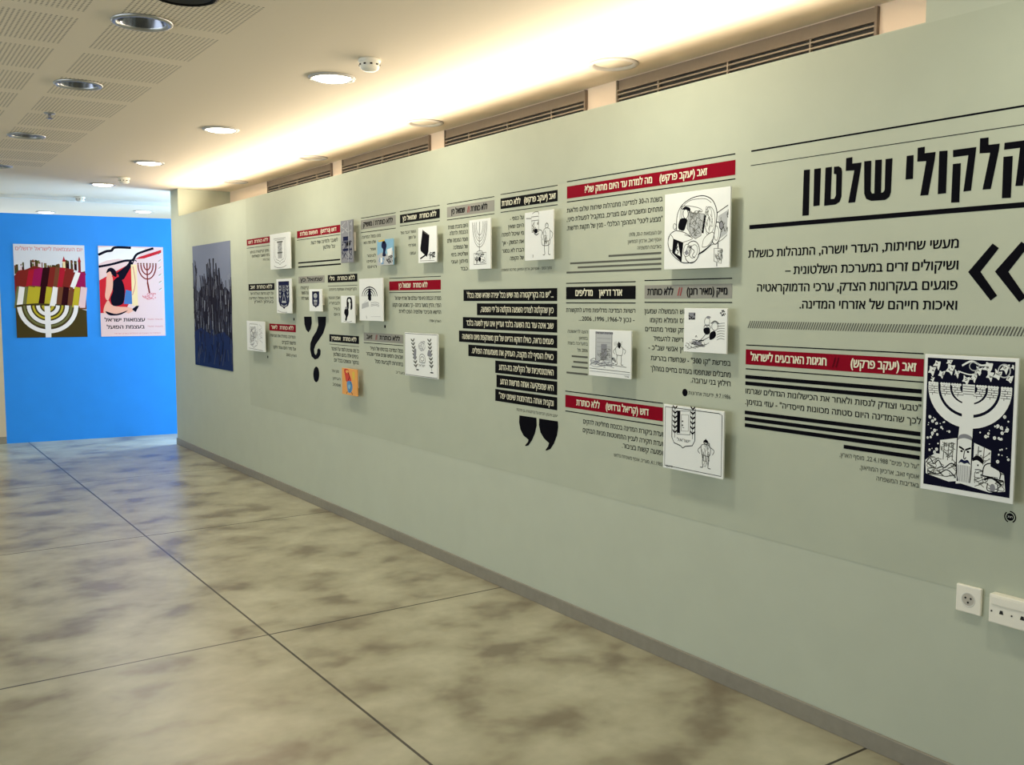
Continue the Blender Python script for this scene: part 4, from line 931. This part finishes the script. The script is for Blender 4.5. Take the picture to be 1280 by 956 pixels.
def art_fields(f):
    f.rect(0, 0, 1, 1, p_sky)
    f.text('יום העצמאות לישראל ירושלים', .03*f.sx+f.ox, .97*f.sx+f.ox, .935*f.sy+f.oy, .035*f.sy, p_pnk2, .01)
    r = random.Random(3)
    hill = [(0, .66), (.06, .72), (.16, .73), (.28, .77), (.4, .75), (.5, .71), (.58, .68), (.66, .72), (.76, .72), (.88, .7), (1, .72)]
    for i in range(46):
        x = r.random(); y = .7+.06*math.sin(x*6)**2; s = r.uniform(.012, .03)
        f.rect(x-s*.6, y-.02, x+s*.6, y+r.uniform(.03, .09), r.choice((p_grn, p_brn, p_olv, p_pink, p_dk)))
        f.ell(x, y+.06, s*.6, s*.7, r.choice((p_grn, p_olv, p_brn)), 8)
    for x in (.7, .92): f.rect(x-.018, .7, x+.018, .82, p_crm if x < .8 else p_rust); f.fill([(x-.025, .82), (x, .88), (x+.025, .82)], p_red2)
    f.fill(hill+[(1, .48), (0, .5)], p_rust)
    cols = [(0, .16, p_rust), (.14, .24, p_red2), (.22, .36, p_mag), (.34, .46, p_dk), (.44, .56, p_rust), (.52, .6, p_brn), (.58, .66, p_red2), (.66, .78, p_rust), (.84, .95, p_mag)]
    top = lambda x: .66+.1*math.sin(min(1, max(0, x))*math.pi)**.6
    for a, b, m in cols: f.fill([(a, .5), (b, .54), (b+.06, top(b)), (a+.06, top(a))], m)
    f.fill([(.76, .52), (.84, .53), (.93, .7), (.86, .71)], p_wht); f.fill([(.9, .5), (1, .5), (1, .66), (.93, .62)], p_mag)
    f.fill([(0, .5), (.2, .56), (.4, .55), (.6, .52), (.8, .5), (1, .48), (1, .3), (0, .32)], p_brn)
    for a, b, m in [(0, .1, p_grn), (.03, .12, p_wht), (.11, .17, p_grn), (.16, .26, p_yel), (.25, .37, p_yel), (.33, .42, p_dk), (.41, .5, p_yel), (.5, .58, p_wht), (.58, .66, p_brn), (.65, .74, p_dk), (.74, .8, p_brn), (.81, .9, p_yel), (.9, 1, p_pink)]:
        f.fill([(a-.02, .32), (b-.02, .32), (b+.02, .54), (a+.03, .55)], m)
    f.fill([(.31, .34), (.37, .34), (.48, .72), (.41, .73)], p_dk)
    f.fill([(0, .35), (.1, .36), (.3, .37), (.6, .36), (1, .29), (1, 0), (0, 0)], p_olv)
    W = .062*f.sx
    for R, ry in ((.40, .28),): f.arc(.45, .345, R, ry, 183, 360, W, p_wht, 24); f.arc(.45, .345, R+.045, ry+.03, 185, 358, .012, p_olv, 24)
    f.arc(.45, .345, .33, .225, 180, 360, W*.5, p_grn, 22); f.arc(.45, .345, .27, .185, 180, 360, W*.9, p_wht, 22); f.arc(.45, .345, .205, .14, 180, 360, W*.45, p_yel, 20); f.arc(.45, .345, .14, .095, 180, 360, W*.85, p_wht, 18); f.arc(.45, .345, .07, .05, 180, 360, W*.6, p_yel, 12)
    f.rect(.4, 0, .48, .34, p_wht); f.fill([(.47, .34), (.55, .34), (.59, .49), (.52, .5)], p_wht)
def art_worker(f):
    f.rect(0, 0, 1, 1, p_ltpk); f.fill([(0, .62), (.5, .82), (.5, .44), (.36, .26), (0, .26)], p_scar); f.fill([(.4, .52), (.5, .5), (.5, .36), (.36, .36)], p_blu)
    f.fill([(0, .8), (.12, .84), (.3, .86), (.55, .84), (.72, .98), (.3, 1), (0, .98)], p_wht)
    f.stroke([(0, .77), (.2, .8), (.4, .84), (.52, .85), (.6, .92), (.85, .985)], .026, p_nav); f.stroke([(0, .9), (.12, .94), (.2, .95), (.26, .985), (.5, .985)], .028, p_nav)
    f.fill([(.55, .86), (.64, .89), (.97, .97), (.97, .935), (.7, .87)], p_scar)
    f.stroke([(.5, .78), (.55, .85), (.62, .8)], .012, p_nav)
    # kneeling figure in a dark suit with raised arm
    f.fill([(.26, .7), (.34, .66), (.4, .72), (.48, .82), (.52, .86), (.47, .84), (.44, .8), (.34, .74)], p_nav); f.fill([(.28, .6), (.3, .68), (.48, .84), (.53, .82), (.38, .64)], p_nav)
    f.fill([(.2, .6), (.3, .66), (.37, .58), (.38, .46), (.34, .36), (.2, .34), (.16, .42), (.2, .5)], p_nav, True)
    f.fill([(.12, .68), (.2, .66), (.2, .54), (.16, .46), (.12, .4), (.08, .44), (.1, .56)], p_skin, True); f.ell(.165, .71, .055, .045, p_skin); f.fill([(.11, .7), (.14, .75), (.2, .76), (.26, .72), (.26, .66), (.2, .68), (.17, .72)], p_nav, True)
    f.fill([(.05, .3), (.12, .4), (.2, .34), (.46, .32), (.46, .27), (.1, .25)], p_skin, True); f.fill([(.08, .28), (.24, .25), (.42, .29), (.3, .24), (.14, .235)], p_nav, True)
    f.fill([(.48, .3), (.63, .38), (.54, .27)], p_nav); f.fill([(.4, .28), (.48, .32), (.5, .28), (.42, .25)], p_skin)
    f.rect(.49, .34, .58, .8, p_crm); f.stroke([(.5, .46), (.55, .6), (.52, .78)], .008, p_pnk2); f.rect(.58, .34, .94, .86, p_ltpk)
    for R in (.14, .095, .05): f.arc(.74, .8, R, R*1.15, 180, 360, .014, p_rust)
    f.stroke([(.74, .82), (.74, .6)], .014, p_rust, sm=False)
    for x in (.6, .645, .69, .74, .79, .835, .88): f.ell(x, .81, .013, .01, p_brn, 8)
    f.stroke([(.74, .6), (.77, .47)], .018, p_rust, sm=False); f.fill([(.66, .41), (.68, .48), (.84, .48), (.86, .41)], p_pink); f.scribble(.66, .41, .86, .48, 12, .006, p_pnk2, 3)
    for y in (.5, .58, .66, .74, .82, .9): f.stroke([(.92, y), (.98, y+.04)], .008, p_sky); f.stroke([(.92, y+.02), (.96, y+.04)], .006, p_grn)
    f.text('עצמאות ישראל', .06*f.sx+f.ox, .68*f.sx+f.ox, .165*f.sy+f.oy, .036*f.sy, p_nav, .03); f.text('בעצמת הפועל', .09*f.sx+f.ox, .67*f.sx+f.ox, .085*f.sy+f.oy, .036*f.sy, p_nav, .03)
    for y in (.18, .1): f.text('מועצת פועלי', .72*f.sx+f.ox, .96*f.sx+f.ox, y*f.sy+f.oy, .014*f.sy, p_pnk2)
    f.text('הסתדרות העובדים הכללית בארץ ישראל', .2*f.sx+f.ox, .92*f.sx+f.ox, .025*f.sy+f.oy, .012*f.sy, p_pnk2)
poster_blue('striped field poster with a big white menorah on the blue wall', .147, .872, 1.187, 2.232, art_fields)
poster_blue('pale pink poster of a kneeling figure beside a menorah', 1.017, 1.724, 1.187, 2.233, art_worker)

f_dk = c_('crowd_dark', (34, 34, 46)); f_bl = c_('crowd_blue', (32, 46, 88)); f_md = c_('crowd_grey', (74, 76, 92)); f_lt = c_('dusk_sky', (122, 130, 152)); f_pl = c_('crowd_pale', (150, 156, 170))
def art_crowd(f):
    r = random.Random(5)
    f.rect(0, 0, 1, 1, f_lt)
    for i in range(5): f.rect(0, .5+i*.02, 1, .52+i*.02, f_md)
    prof = lambda x: .66+.12*math.exp(-((x-.5)/.17)**2)+.05*math.sin(x*31)*.4
    f.fill([(0, 0)]+[(1, 0)]+[(x/20, prof(x/20)-.03) for x in range(20, -1, -1)], f_dk)
    for i in range(170):
        x = r.random(); top = prof(x)+r.uniform(-.3, .08)
        if x < .1: top = r.uniform(.55, .9)
        h = r.uniform(.08, .3); wd = r.uniform(.012, .03); x2 = x+r.uniform(-.03, .03); m = r.choice((f_dk, f_dk, f_md, p_nav))
        f.stroke([(x, max(0, top-h)), ((x+x2)/2+.01, top-h/2), (min(1, max(0, x2)), min(.97, top))], wd, m)
    for x in (.4, .48, .56, .64, .72):
        for k in range(2): f.stroke([(x+.02*k, .6), (x+.01*k, .74), (x+r.uniform(-.02, .02), .9-abs(x-.52)*.5)], .028, f_dk)
    for i in range(130): x = r.random(); y = r.uniform(.2, .66); f.stroke([(x, y), (min(1, max(0, x+r.uniform(-.02, .02))), y+r.uniform(.03, .12))], .011, r.choice((f_md, f_pl, f_md)))
    f.fill([(0, 0), (1, 0), (1, .24), (.8, .3), (.5, .26), (.2, .32), (0, .28)], f_bl)
    for i in range(70): x = r.random(); y = r.uniform(.0, .28); f.stroke([(x, y), (min(1, max(0, x+r.uniform(-.04, .04))), y+r.uniform(.04, .14))], .016, r.choice((f_bl, f_dk, f_md, p_nav)))
    for x in (.12, .3, .58, .8): f.stroke([(x-.05, .03), (x, .12), (x+.02, .17)], .02, f_md, taper=True)
t = wall_thing('poster', 'tall dark blue crowd picture at the far end of the pale wall', 'poster', -9.5, .937, .0002)
bm = bmesh.new(); box(bm, -.6, .6, 0, 1.224, 0, .003); mesh_obj('sheet', bm, f_lt, t)
f = Flat(1.2, 1.224, .0035, -.6, 0); art_crowd(f); f.done('artwork', t)
